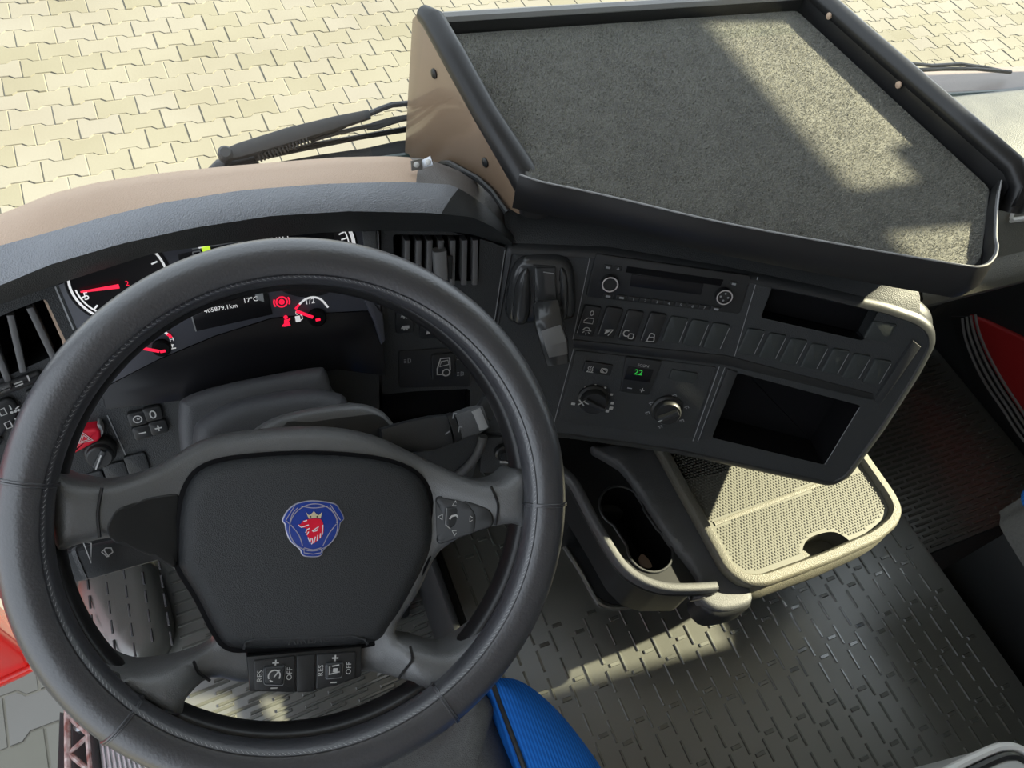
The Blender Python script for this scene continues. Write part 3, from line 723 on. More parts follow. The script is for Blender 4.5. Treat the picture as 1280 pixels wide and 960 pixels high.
# slider and rocker buttons left of the wheel
p = FL2.px([(-20, 487), (48, 461), (53, 468), (46, 476), (-20, 502)])
sl = MB().slab(FL2, rpoly(p, .006), -.002, .006, .003, 3).build('headlamp_slider', M['switch'], dash)
MB().slab(FL2, rpoly(FL2.px([(-14, 487), (14, 477), (16, 485), (-12, 495)], .006), .004), .004, .012, .003, 3).build('slider_cap', M['grey'], sl)
strk(FL2, 'slider_icon', M['ink'], sl, [FL2.px([(17, 480), (28, 476)], .006), FL2.px([(19, 483), (29, 479)], .006), FL2.px([(34, 469), (37, 476)], .006)], .0014, .0068)
for nm, poly, ic in [('level_switch', [(-14, 505), (12, 493), (24, 505), (22, 520), (0, 545), (-14, 540)], (10, 513)), ]:
    sw = MB().slab(FL2, rpoly(FL2.px(poly), .006), -.002, .006, .003, 3).build('rocker_button', M['switch'], dash)
    for (ix, iy) in ((10, 513), (17, 529)):
        q = FL2.uv(ix, iy, .006)
        b = MB()
        b.stroke(FL2, [(q[0]-.007, q[1]-.003), (q[0]-.007, q[1]+.003), (q[0]-.002, q[1]+.004), (q[0]-.002, q[1]-.003), (q[0]-.007, q[1]-.003)], .0012, .0066)
        for k in range(3): b.flat(FL2, circ(q[0]+.002+.003*k, q[1]-.003, .0014, 8), .0066)
        b.stroke(FL2, [(q[0]+.003, q[1]), (q[0]+.003, q[1]+.005)], .0012, .0066); b.stroke(FL2, [(q[0]+.006, q[1]-.001), (q[0]+.01, q[1]+.001)], .0012, .0066)
        b.build('lorry_icon', M['ink'], sw, flat=True)
MB().slab(FL2, rpoly(FL2.px([(31, 488), (39, 484), (46, 495), (38, 505)]), .002), -.002, .005, .002).build('rocker_button', M['switch'], dash)
MB().slab(FL2, rpoly(FL2.px([(-12, 540), (4, 546), (0, 556), (-12, 552)]), .002), -.002, .005, .002).build('rocker_button', M['switch'], dash)

# ---- lower left panel with hazard switch, headlamp dial, four keys
FH = Frame(FI.P(0, 0, .0), FI.X, FI.N)
strk(FI, 'panel_joint', M['dim'], dash, [FI.px([(134, 519), (158, 571)], -.0115)], .0012, -.0113)
MB().slab(FI, rpoly(FI.px([(88, 568), (86, 548), (98, 537), (121, 533), (126, 537), (126, 548)]), .004), -.02, .004, .003, 3).build('hazard_switch', M['red'], dash, label='red hazard switch with a white triangle')
hz_ = bpy.data.objects['hazard_switch']
q = FI.uv(106, 548, .004)
def tri(c, r, rot=90): return [(c[0]+r*math.cos(RAD(rot+120*k)), c[1]+r*math.sin(RAD(rot+120*k))) for k in range(3)]
t1 = tri(q, .0075); t2 = tri(q, .0042)
strk(FI, 'hazard_triangle', M['ink'], hz_, [t1+[t1[0]], t2+[t2[0]]], .0013, .0048)
MB().slab(FI, rpoly(FI.px([(121, 531), (126, 531), (130, 541), (126, 548)], .002), .002), -.012, .001, .001).build('hazard_bezel', M['dim'], hz_)
q = FI.uv(125, 567, 0)
ro = MB().lathe(FI, *q, [(.0155, -.012), (.0155, -.002), (.014, .0), (.0125, .001), (.0125, .008), (.011, .0095)], 28).build('headlamp_dial', M['switch'], dash)
MB().bar([FI.P(q[0]-.006, q[1]-.008, .011), FI.P(q[0]+.006, q[1]+.009, .011)], .006, .006, FI.N).build('dial_grip', M['satin'], ro)
strk(FI, 'dial_mark', M['ink'], ro, [[(q[0]-.006, q[1]-.009), (q[0]+.003, q[1]+.006)]], .0014, .0145)
q = FI.uv(103, 575, -.011); strk(FI, 'lamp_icon', M['ink'], ro, [[(q[0], q[1]-.003), (q[0], q[1]+.003), (q[0]+.004, q[1]+.003), (q[0]+.005, q[1]), (q[0]+.004, q[1]-.003), (q[0], q[1]-.003)], [(q[0]-.002, q[1]+.003), (q[0]-.004, q[1]+.002)], [(q[0]-.002, q[1]), (q[0]-.004, q[1]-.001)]], .0011, -.0112)
keyc = [((172, 524), 'clock'), ((191, 518), '0'), ((178, 541), '-'), ((198, 535), '+')]
for (kx, ky), s_ in keyc:
    q = FI.uv(kx, ky, -.006)
    kb = MB().slab(FI, rrect(q[0], q[1], .0185, .0165, .004), -.014, -.006, .002, 2).build('display_key', M['switch'], dash)
    if s_ == 'clock': strk(FI, 'symbol', M['ink'], kb, [circ(*q, .004, 16)+[circ(*q, .004, 16)[0]], [(q[0], q[1]+.002), q, (q[0]+.002, q[1])]], .0012, -.0056)
    elif s_ == '0': strk(FI, 'symbol', M['ink'], kb, [circ(q[0], q[1], .0026, 16, .0042)+[circ(q[0], q[1], .0026, 16, .0042)[0]]], .0014, -.0056)
    else: strk(FI, 'symbol', M['ink'], kb, [[(q[0]-.0035, q[1]), (q[0]+.0035, q[1])]]+([[(q[0], q[1]-.0035), (q[0], q[1]+.0035)]] if s_ == '+' else []), .0015, -.0056)
for kx, ky in ((146, 594), (172, 583), (118, 606)):
    q = FI.uv(kx, ky, -.008); MB().slab(FI, rrect(q[0], q[1], .022, .030, .004), -.014, -.008, .002).build('blank_key', M['dash'], dash)

# ---- right-hand driver panel: vent and light switches
FR = yaw_frame((.2835, .262, .774), -9, 25)
vo = rpoly(FR.px([(491, 293), (600, 294), (598, 351), (493, 351)]), .004)
sq = [(476, 288), (560, 289), (612, 302), (632, 310), (618, 400), (600, 560), (590, 600), (480, 600), (478, 470)]
dk = rpoly(FR.px([(470, 494), (520, 489), (588, 486), (586, 545), (470, 545)]), .006)
MB().plate(FR, FR.px(sq), [vo, dk], -.04, 0).build('right_panel', M['dash'], dash)
MB().cup(FR, dk, 0, -.03).build('panel_recess', M['void'], dash)
vt = MB().cup(FR, vo, 0, -.055).build('right_air_vent', M['void'], dash)
for x in (507, 521, 534.5, 548.5, 563, 577.5, 591):
    A = FR.at(x, 295, -.010); B = FR.at(x-.8, 350, -.010)
    MB().bar([A, B], .0065, .03, FR.N).build('slat', M['slat'], vt)
MB().bar([FR.at(549, 312, .006), FR.at(551, 348, .006)], .0155, .016, FR.N).build('vent_tab', M['tab'], vt, label='lighter grey adjusting tab of the vent')
MB().slab(FR, FR.px([(557, 318), (566, 320), (565, 349), (558, 348)], .006), -.002, .008, .002, 3).build('vent_tab_side', M['black'], vt)
def icon_trailer(F, q, h, b):
    b.flat(F, [(q[0]-.005, q[1]-.0008), (q[0]+.005, q[1]-.0008), (q[0]+.005, q[1]+.003), (q[0]-.003, q[1]+.003)], h)
    for k in (-.001, .002): b.flat(F, circ(q[0]+k, q[1]-.0018, .0013, 8), h)
for (kx, ky, two) in ((506, 402, True), (536, 409, False)):
    q = FR.uv(kx, ky, .004)
    sw = MB().slab(FR, rrect(q[0], q[1], .021, .031, .003), -.004, .004, .002).build('trailer_switch', M['switch'], dash)
    b = MB()
    if two:
        icon_trailer(FR, (q[0], q[1]+.007), .0046, b); icon_trailer(FR, (q[0], q[1]-.008), .0046, b)
    else: b.flat(FR, [(q[0]-.003, q[1]-.009), (q[0]+.006, q[1]-.007), (q[0]-.002, q[1]-.002)], .0046)
    b.build('symbol', M['ink'], sw, flat=True)
lp = MB().slab(FR, rpoly(FR.px([(498, 438), (590, 432), (588, 482), (498, 484)]), .004), -.002, .002, .001).build('light_switch_plate', M['switch'], dash)
q = FR.uv(554, 457, .002)
lk = MB().slab(FR, rrect(q[0], q[1], .03, .036, .004), .0, .005, .002).build('light_switch', M['black'], dash)
b = MB(); s1 = .9
b.stroke(FR, [(q[0]+.007, q[1]+.012), (q[0]-.004, q[1]+.012), (q[0]-.008, q[1]-.002), (q[0]-.008, q[1]-.010), (q[0]-.002, q[1]-.010)], .0016, .0056)
b.stroke(FR, [(q[0]+.007, q[1]+.012), (q[0]+.008, q[1]-.005)], .0016, .0056)
b.stroke(FR, [(q[0]+.005, q[1]+.009), (q[0]-.003, q[1]+.008), (q[0]-.005, q[1]+.001), (q[0]+.006, q[1]+.003), (q[0]+.005, q[1]+.009)], .0013, .0056)
cc = circ(q[0]+.003, q[1]-.008, .0045, 16); b.stroke(FR, cc+[cc[0]], .0018, .0056); b.build('lorry_icon', M['ink'], lk, flat=True)
for (kx, ky, fl_) in ((509, 451, -1), (575, 447, 1), (575, 467, 1)):
    q = FR.uv(kx, ky, .002); b = MB()
    b.stroke(FR, [(q[0]+.001, q[1]-.003), (q[0]+.001, q[1]+.003), (q[0]+.004, q[1]+.002), (q[0]+.004, q[1]-.002), (q[0]+.001, q[1]-.003)], .0011, .0027)
    for k in (-.002, 0, .002): b.stroke(FR, [(q[0]-.004, q[1]+k), (q[0]-.001, q[1]+k)], .0009, .0027)
    b.build('lamp_symbol', M['dim'], lp, flat=True)
ip = MB().slab(FR, rpoly(FR.px([(602, 548), (662, 544), (668, 590), (600, 592)], -.004), .004), -.03, -.004, .002).build('ignition_panel', M['dash'], dash)
q = FR.uv(628, 563, -.004); MB().lathe(FR, *q, [(.012, -.004), (.012, .004), (.010, .006), (.007, .006), (.006, .010)], 20).build('ignition_switch', M['black'], ip)
MB().bar([FR.at(624, 577, -.002), FR.at(640, 578, -.002)], .006, .006, FR.N).build('key_ring_clip', M['chrome'], ip)
MB().tube([FR.at(*q, .004) for q in smooth([(604, 545), (600, 560), (590, 577), (574, 592), (556, 604)], 4, False)], .006, 10).build('knee_bezel', M['grey'], dash)
strk(FR, 'panel_joint', M['dim'], dash, [FR.px([(631, 312), (618, 400)], .0)], .0012, .0008)

# ---- console body
body = rpoly(FC.px([(632, 308), (760, 314), (900, 337), (1020, 362), (1112, 384), (1152, 398), (1168, 412), (1170, 432), (1150, 470), (1105, 540), (1062, 598), (1040, 609), (1000, 601), (840, 567), (705, 548), (660, 546), (600, 545), (612, 420)]), .010)
upr = FC.px([(966, 356), (1099, 387), (1079, 426), (951, 397)]); upr = rpoly(upr, .004)
scr = rpoly(FC.px([(922, 466), (1076, 507), (1030, 581), (890, 547)]), .004)
slot = rpoly(FC.px([(665, 330), (696, 331), (697, 392), (664, 390)]), .003)
cin = inset(ccw(body), .007)
MB().plate(FC, cin, [upr, scr, slot], -.02, 0).build('console_face', M['dash'], dash)
R_ = []
bb = ccw(body)
for k in range(6):
    a = math.pi/2*k/5; R_.append([FC.P(u, v, -.012+.014*math.sin(a)) for u, v in inset(bb, .012*(1-math.cos(a))-.004)])
R_ = [[FC.P(u, v, -.16) for u, v in inset(bb, -.012)]]+[[FC.P(u, v, -.034) for u, v in inset(bb, -.012)]]+[[FC.P(u, v, -.028) for u, v in inset(bb, -.009)]]+[[FC.P(u, v, -.024) for u, v in inset(bb, -.004)]]+R_+[[FC.P(u, v, -.001) for u, v in inset(bb, .010)]]
MB().rings(R_).build('console_rim', M['satin'], dash, label='rounded black rim and sides of the centre console', ang=60)
MB().cup(FC, upr, 0, -.025).build('console_pocket', M['void'], dash)
sc_ = MB().cup(FC, scr, 0, -.05, .004).build('console_pocket', M['void'], dash)
strk(FC, 'pocket_edge', M['dim'], sc_, [FC.px([(1074, 509), (1031, 580)], 0)], .0010, .0008)
MB().cup(FC, slot, 0.0, -.03).build('lever_slot', M['black'], dash)
# grooves and joints of the console face
def groove(F, pts, w=.0016, h=.0006, name='console_joint', mt='dim'): return strk(F, name, M[mt], dash, [F.px(pts, 0)], w, h)
MB().slab(FC, rpoly(FC.px([(716, 424), (908, 444), (1092, 492), (1090, 500), (906, 456), (716, 434)]), .002), -.001, .0012, .0008).build('console_ledge', M['black'], dash)
groove(FC, [(899, 458), (866, 551)], .0010); groove(FC, [(906, 459), (872, 552)], .0008)
groove(FC, [(738, 318), (716, 424)], .0008); groove(FC, [(947, 346), (918, 445)], .0008); groove(FC, [(717, 436), (692, 530)], .0009)
MB().slab(FC, FC.px([(909, 460), (921, 464), (888, 550), (874, 548)]), -.001, .003, .0012).build('pocket_frame', M['satin'], dash)
MB().slab(FC, FC.px([(1140, 424), (1150, 432), (1098, 506), (1092, 498)]), -.001, .004, .0015).build('end_trim', M['satin'], dash)
# top of the centre stack, up to the windscreen
tl = [(632, 306), (690, 310), (760, 314), (900, 337), (1020, 362), (1112, 384), (1150, 397)]
A_ = [FC.at(a, b_, -.004) for a, b_ in tl]; A_ = resample(A_, 24)
up1 = [q+Vector((.004, .02, .016)) for q in A_]; up2 = [q+Vector((.012, .055, .026)) for q in A_]; up3 = [Vector((.26+(.90-.26)*k/23, .36, .795)) for k in range(24)]; up4 = [Vector((.24+(.90-.24)*k/23, .455, .735)) for k in range(24)]
MB().loft([[q+FC.N*-.05+Vector((0, 0, -.02)) for q in A_], A_, up1, up2, up3, up4]).build('console_top', M['dash'], dash, ang=70)

# ---- blank and working switches in the console
def rocker(cx, cy, wd=.0215, hg=.042, mt='switch', nm='rocker_switch', h=.004):
    q = FC.uv(cx, cy, h)
    return q, MB().slab(FC, rpoly([(q[0]-wd/2-.001, q[1]-hg/2), (q[0]+wd/2-.001, q[1]-hg/2), (q[0]+wd/2+.001, q[1]+hg/2), (q[0]-wd/2+.001, q[1]+hg/2)], .004, 4), -.001, h, .0022, 2).build(nm, M[mt], dash)
def half_moon_lamp(q, b, h, s=1):
    b.stroke(FC, arc(q[0], q[1], .004*s, 0, 180, 8), .0012, h); b.stroke(FC, [(q[0]-.006*s, q[1]), (q[0]+.006*s, q[1])], .0012, h)
    for a in (-40, -90, -140): b.stroke(FC, [(q[0]+.003*s*math.cos(RAD(a)), q[1]+.003*s*math.sin(RAD(a))), (q[0]+.006*s*math.cos(RAD(a)), q[1]+.006*s*math.sin(RAD(a)))], .001, h)
for k, (cx, cy) in enumerate([(736, 402), (763, 404), (789, 408), (817, 411)]):
    q, sw = rocker(cx, cy); b = MB(); h = .0046
    if k == 0:
        c_ = circ(q[0]+.001, q[1]+.012, .002, 12, .003); b.stroke(FC, c_+[c_[0]], .0011, h)
        b.stroke(FC, [(q[0]-.006, q[1]-.002), (q[0]-.006, q[1]+.001), (q[0]-.002, q[1]+.005), (q[0]+.005, q[1]+.005), (q[0]+.005, q[1]-.002), (q[0]-.006, q[1]-.002)], .0011, h)
        half_moon_lamp((q[0], q[1]-.012), b, h)
    elif k == 1:
        b.stroke(FC, [(q[0]-.005, q[1]-.010), (q[0]+.006, q[1]-.008)], .0012, h); b.flat(FC, [(q[0]-.004, q[1]-.016), (q[0]+.003, q[1]-.010), (q[0]-.003, q[1]-.010)], h); b.stroke(FC, [(q[0]+.001, q[1]-.017), (q[0]+.005, q[1]-.009)], .0011, h)
    elif k == 2:
        b.stroke(FC, arc(q[0]-.003, q[1]-.010, .004, 60, 320, 10), .0014, h); c_ = rrect(q[0]+.003, q[1]-.013, .006, .007, .002); b.stroke(FC, c_+[c_[0]], .0011, h)
    else:
        c_ = rpoly([(q[0]-.004, q[1]-.018), (q[0]+.005, q[1]-.017), (q[0]+.003, q[1]-.007), (q[0]-.002, q[1]-.006)], .002); b.stroke(FC, c_+[c_[0]], .0012, h); b.stroke(FC, [(q[0]-.002, q[1]-.012), (q[0]+.003, q[1]-.011)], .001, h); b.stroke(FC, [(q[0]-.005, q[1]-.019), (q[0]-.003, q[1]-.016)], .001, h)
    b.build('symbol', M['ink'], sw, flat=True)
    strk(FC, 'edge_light', M['dim'], sw, [[(q[0]-.0105, q[1]-.018), (q[0]-.0085, q[1]+.016)]], .0007, .0036)
for cx, cy in [(844, 413), (870, 417), (896, 421)]+[(939, 428), (966, 433.5), (992, 440), (1018, 446.5), (1044.5, 452.5), (1071, 459), (1097, 465.5)]:
    q, sw = rocker(cx, cy, .023, .036, 'blank', 'blank_switch', .003)
    strk(FC, 'edge_light', M['dim'], sw, [[(q[0]+.0095, q[1]-.0155), (q[0]+.0112, q[1]+.0145)]], .0007, .0030)
q, sw = rocker(1101, 415, .032, .026, 'blank', 'blank_switch', .002)

# ---- radio
rp_ = FC.px([(745, 317), (939, 345), (925, 393), (732, 371)], .003)
rd = thing('radio', 'black car radio with a round volume knob in the upper centre console', 'radio', FC.at(835, 356, 0))
MB().slab(FC, rpoly(rp_, .004), -.002, .003, .0015).build('radio_body', M['switch'], rd)
MB().slab(FC, rpoly(FC.px([(784, 333), (905, 350), (901, 358), (782, 341)], .004), .001), .002, .0034, .0005).build('cassette_slot', M['void'], rd)
MB().slab(FC, rpoly(FC.px([(790, 343), (880, 355), (876, 369), (787, 358)], .004), .001), .002, .0036, .0005).build('display', M['gloss'], rd)
for (kx, ky, rr) in ((762, 353.5, .0098), (904.5, 369.5, .0098)):
    q = FC.uv(kx, ky, .006)
    kn = MB().lathe(FC, *q, [(rr, .002), (rr, .009), (rr*.92, .0105), (rr*.82, .0105), (rr*.8, .0095)], 28).build('knob', M['black'], rd)
    c_ = circ(*q, rr*.9, 28); strk(FC, 'chrome_ring', M['chrome'], kn, [c_+[c_[0]]], .0016, .0112)
    if kx > 800:
        b = MB()
        for a in (0, 90, 180, 270): b.flat(FC, circ(q[0]+.0045*math.cos(RAD(a)), q[1]+.0045*math.sin(RAD(a)), .0013, 8), .0102)
        b.build('cursor_marks', M['dim'], kn, flat=True)
for k in range(10):
    t = k/9; kx = 762+t*(895-762)+( -2 if k == 0 else 0); ky = 370+t*(386-370)
    q = FC.uv(kx, ky, .0034)
    if k in (0, 1, 9):
        sb_ = MB().slab(FC, rrect(q[0], q[1], .012, .006, .001), .002, .0042, .0008).build('preset_button', M['switch'], rd)
        MB().flat(FC, rrect(q[0], q[1], .0055, .0026, .0005), .0048).build('print', M['dim'], sb_, flat=True)
    else:
        sb_ = MB().slab(FC, rrect(q[0], q[1], .0125, .006, .001), .002, .0042, .0008).build('preset_button', M['switch'], rd)
        MB().text(FC, str(k-1), q[0], q[1], .0052, .0048).build('print', M['dim'], sb_, flat=True)
for (kx, ky, t) in ((760, 334, 'CD'), (772.5, 335.5, '^'), (917, 354.5, 'TP')):
    q = FC.uv(kx, ky, .0034); sb_ = MB().slab(FC, rrect(q[0], q[1], .009, .006, .001), .002, .0042, .0008).build('function_button', M['switch'], rd)
    if t == '^': MB().flat(FC, tri(q, .0022), .0048).build('print', M['dim'], sb_, flat=True)
    else: MB().flat(FC, rrect(q[0], q[1], .005, .0024, .0004), .0048).build('print', M['dim'], sb_, flat=True)

# ---- climate control
cp = thing('climate_panel', 'black heater control panel with two rotary knobs under the rocker switches', 'control panel', FC.at(790, 490, 0))
MB().slab(FC, rpoly(FC.px([(720, 438), (896, 459), (864, 549), (697, 527)], .0015), .004), -.001, .0015, .001).build('panel_plate', M['dash'], cp)
for (kx, ky, mk) in ((742, 501, 0), (834, 514, 1)):
    q = FC.uv(kx, ky, .008)
    kn = MB().lathe(FC, *q, [(.0205, .001), (.0205, .005), (.019, .0065), (.0175, .007), (.017, .014), (.0155, .016)], 36).build('rotary_knob', M['switch'], cp)
    a = RAD(35 if mk else -20)
    MB().bar([FC.P(q[0]-.013*math.cos(a), q[1]-.013*math.sin(a), .018), FC.P(q[0]+.013*math.cos(a), q[1]+.013*math.sin(a), .018)], .008, .008, FC.N).build('grip', M['satin'], kn)
    strk(FC, 'pointer', M['ink'], kn, [[(q[0]-.015*math.cos(a), q[1]-.015*math.sin(a)), (q[0]-.009*math.cos(a), q[1]-.009*math.sin(a))]], .0014, .0225)
    q = FC.uv(kx, ky, .002); b = MB()
    if mk == 0:
        for k in range(6):
            a = RAD(130-k*32); L = .0012+.0003*k
            b.flat(FC, rrect(q[0]+.0245*math.cos(a), q[1]+.0245*math.sin(a), L*1.6, L*1.6, .0004), .0024)
        for (ox, oy) in ((-.018, .004),):
            b.stroke(FC, [(q[0]+ox-.004, q[1]+oy-.004), (q[0]+ox+.004, q[1]+oy+.004)], .0016, .0172); b.stroke(FC, [(q[0]+ox-.004, q[1]+oy+.004), (q[0]+ox+.004, q[1]+oy-.004)], .0016, .0172)
        b.flat(FC, rrect(q[0]-.025, q[1]-.009, .005, .0035, .0005), .0024); b.flat(FC, rrect(q[0]+.025, q[1]-.007, .005, .005, .0005), .0024)
    else:
        for a in (160, 195, 85, 25, -25, -95):
            c0 = (q[0]+.0255*math.cos(RAD(a)), q[1]+.0255*math.sin(RAD(a)))
            b.stroke(FC, [(c0[0]-.003, c0[1]-.001), (c0[0]+.001, c0[1]+.002), (c0[0]+.003, c0[1]-.001)], .0015, .0024); b.flat(FC, circ(c0[0], c0[1]-.002, .001, 8), .0024)
    b.build('scale_print', M['ink'] if mk == 0 else M['dim'], cp, flat=True)
bt = MB().slab(FC, rrect(*FC.uv(747, 461, .004), .036, .0165, .002), .0, .004, .0015).build('demist_keys', M['switch'], cp)
q = FC.uv(738, 461, .004); b = MB()
for k in (-.0026, 0, .0026): b.stroke(FC, [(q[0]+k-.0005, q[1]-.004), (q[0]+k+.0007, q[1]-.001), (q[0]+k-.0007, q[1]+.001), (q[0]+k+.0005, q[1]+.004)], .0011, .0046)
b.stroke(FC, [(q[0]-.0045, q[1]-.0045), (q[0]+.0045, q[1]-.0045)], .0011, .0046)
q = FC.uv(755, 463, .004); c_ = rrect(q[0], q[1], .008, .006, .002); b.stroke(FC, c_+[c_[0]], .0011, .0046); b.stroke(FC, arc(q[0], q[1], .002, 0, 270, 8), .001, .0046)
b.build('demist_symbols', M['ink'], bt, flat=True)
dp = MB().slab(FC, rpoly(FC.px([(782, 446), (828, 452), (811, 495), (775, 490)], .004), .003), .0, .004, .0015).build('climate_display', M['switch'], cp)
MB().slab(FC, FC.px([(785, 458), (817, 462), (812, 478), (780, 474)], .004), .002, .0045, .0004).build('display_window', M['gloss'], dp)
q = FC.uv(798, 465.5, .0045); MB().text(FC, '22', *q, .011, .005).build('green_figures', M['litgreen'], dp, flat=True)
q = FC.uv(804, 457, .0045); MB().text(FC, 'ECON', *q, .0052, .005).build('caption', M['ink'], dp, flat=True)
q = FC.uv(787, 485, .0045); strk(FC, 'minus', M['ink'], dp, [[(q[0]-.003, q[1]), (q[0]+.003, q[1])]], .0012, .005)
q = FC.uv(802.5, 487.5, .0045); strk(FC, 'plus', M['ink'], dp, [[(q[0]-.003, q[1]), (q[0]+.003, q[1])], [(q[0], q[1]-.003), (q[0], q[1]+.003)]], .0012, .005)
MB().slab(FC, rrect(*FC.uv(854, 471, .004), .034, .0155, .002), .0, .004, .0015).build('blank_key', M['blank'], cp)

# ---- parking brake lever in its moulded arch
pb = thing('parking_brake', 'black parking brake lever in a moulded arch between steering wheel and radio', 'lever', FC.at(685, 380, 0))
ar = smooth(FC.px([(632, 398), (634, 362), (640, 338), (652, 325), (672, 321), (700, 322), (713, 330), (719, 350), (720, 392), (712, 402), (690, 404), (650, 408)], .010), 4)
MB().pillow(FC, ar, lambda u, v: .012, .012, -.002, .008, 5).build('arch', M['glossy'], pb, ang=70)
MB().pillow(FC, smooth(FC.px([(640, 402), (643, 362), (650, 342), (660, 336), (664, 350), (664, 390), (656, 408)], .016), 4), lambda u, v: .018, .010, .004, .006, 5).build('arch_cheek', M['glossy'], pb, ang=70)
MB().pillow(FC, smooth(FC.px([(699, 340), (708, 341), (711, 370), (709, 398), (700, 396)], .014), 4), lambda u, v: .016, .006, .004, .006, 4).build('arch_cheek', M['glossy'], pb, ang=70)
MB().slab(FC, rpoly(FC.px([(666, 331), (695, 333), (696, 392), (666, 390)], .013), .003), .004, .0130, .0005).build('slot_panel', M['black'], pb)
MB().bar([FC.at(681, 334, .012), FC.at(681, 352, .014), FC.at(682, 374, .014), FC.at(683, 381, .022), FC.at(687, 404, .036), FC.at(693, 428, .046), FC.at(697, 452, .052)], [.024, .024, .026, .032, .034, .033, .027], [.008, .008, .010, .020, .028, .030, .026], FC.N).build('lever', M['glossy'], pb, ang=50)
MB().bar([FC.at(689, 410, .050), FC.at(695, 430, .062), FC.at(698, 444, .064)], [.024, .026, .022], [.004, .007, .004], FC.N).build('lever_highlight', M['thumb'], pb, label='pale grey plate painting the highlight on the lever end')
strk(FC, 'slot_rule', M['dim'], pb, [FC.px([(679, 338), (692, 340)], .014)], .0012, .0185)

# ---- passenger side of the dashboard
def pass_row(y, z, x0=.87, x1=XR-.02, n=14): return [Vector((x0+(x1-x0)*k/(n-1), y, z)) for k in range(n)]
MB().loft([pass_row(.448, .742), pass_row(.40, .772), pass_row(.30, .788), pass_row(.215, .792), pass_row(.197, .788)]).build('dash_top_pad', M['padtop'], dash, label='pale grey grained dash top on the passenger side', ang=60)
MB().loft([pass_row(.197, .788), pass_row(.185, .778), pass_row(.16, .735), pass_row(.138, .702)]).build('dash_front', M['olive'], dash, ang=60)
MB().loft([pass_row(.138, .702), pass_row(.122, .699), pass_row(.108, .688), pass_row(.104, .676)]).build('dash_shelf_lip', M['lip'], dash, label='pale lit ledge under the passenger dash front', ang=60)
MB().loft([pass_row(.104, .676), pass_row(.112, .655), pass_row(.15, .62), pass_row(.30, .50), pass_row(.38, .30), pass_row(.42, .0)]).build('dash_underside', M['grey'], dash, ang=60)
MB().loft([[Vector((.87, .448, .742)), Vector((.87, .30, .788)), Vector((.87, .197, .788)), Vector((.87, .138, .702))], [Vector((.87, .448, .5)), Vector((.87, .30, .5)), Vector((.87, .20, .5)), Vector((.87, .16, .5))]]).build('dash_side', M['satin'], dash)
fp = Frame((.9, .1675, .745), (1, 0, 0), Vector((0, -.82, .55)))
c_ = fp.px([(1262, 273), (1266, 259), (1300, 240), (1400, 180)], .002)
MB().tube([fp.P(u, v, .004) for u, v in c_], .003, 8).build('flap_edge', M['white'], dash, label='white edge of a flap in the passenger dash front')
MB().tube([fp.P(u, v, .004) for u, v in fp.px([(1262, 275), (1285, 272), (1400, 255)], .002)], .004, 8).build('flap_edge', M['white'], dash, label='white edge of a flap in the passenger dash front')
strk(fp, 'dash_joint', M['lip'], dash, [fp.px([(1238, 266), (1262, 258)], .002)], .0018, .002)
# lower bulkhead behind the console and footwell
MB().loft([[Vector((x, .40, .60)) for x in (-.372, 1.0)], [Vector((x, .42, .52)) for x in (-.372, 1.0)], [Vector((x, .44, .25)) for x in (-.372, 1.0)], [Vector((x, .44, -.05)) for x in (-.372, 1.0)]]).build('bulkhead', M['satin'], dash)

# ================================================================== STEERING WHEEL
FW = yaw_frame((0, 0, .78), 0, 55, -18)
RC, RT = .2108, .0197
sw_ = thing('steering_wheel', 'large black leather steering wheel with four spokes and a blue and red badge', 'steering wheel', (0, 0, .78))
def hs(u, v):
    a = math.hypot(u, v); k = max(0, -v/max(a, 1e-6)); k = max(0, (k-.80)/.20)*min(1, max(0, (.185-a)/.02)); t = min(1, max(0, (a-.09)/.10))*(1-min(1, k*1.6)); return -.036+.032*t*t*(3-2*t)
def wp(pts): return [FW.uv(a, b, h) for a, b, h in pts]
def rim_pt(a, s, ra=RT, rb=.0195):      # a round the wheel, s round the section
    r = RC+ra*math.cos(s); return FW.P(r*math.cos(a), r*math.sin(a), rb*math.sin(s))
NA, NS_ = 144, 20
b = MB(); b.rings([[rim_pt(2*math.pi*i/NA, 2*math.pi*j/NS_) for j in range(NS_)] for i in range(NA)]+[[rim_pt(0, 2*math.pi*j/NS_) for j in range(NS_)]])
rim = b.build('rim', M['leather'], sw_, ang=80)
b = MB(); SS = RAD(138)
for i in range(300):
    a = 2*math.pi*i/300; d = .62*2*math.pi/300
    P0, P1 = rim_pt(a, SS+.03, RT+.0004, .0199), rim_pt(a+d, SS-.05, RT+.0004, .0199)
    b.bar([P0, P1], .0013, .0014, FW.N)
o = b.build('stitching', M['thread'], rim, flat=True, recalc=False); o['kind'] = 'stuff'
b = MB(); b.rings([[rim_pt(2*math.pi*i/NA, s, RT+.0012, .0205) for s in (SS-.10, SS, SS+.08)] for i in range(NA+1)], closed=False)
b.build('seam_ridge', M['leather'], rim, ang=80)
for an in (176, 4, 232, 308):
    b = MB()
    for d in (-.004, .004):
        b.tube([rim_pt(RAD(an)+d, 2*math.pi*j/24, RT+.0004, .0199) for j in range(24)], .0011, 6, up=FW.N, closed=True)
    b.build('leather_seam', M['leather'], rim)
b = MB(); b.rings([[FW.P((.1985+.0080*math.cos(s))*math.cos(a), (.1985+.0080*math.cos(s))*math.sin(a), -.034+.016*math.sin(s)) for s in [2*math.pi*j/14 for j in range(14)]] for a in [2*math.pi*i/NA for i in range(NA)]+[0]])
b.build('inner_ring', M['rimhard'], sw_, ang=80)
H = -.034
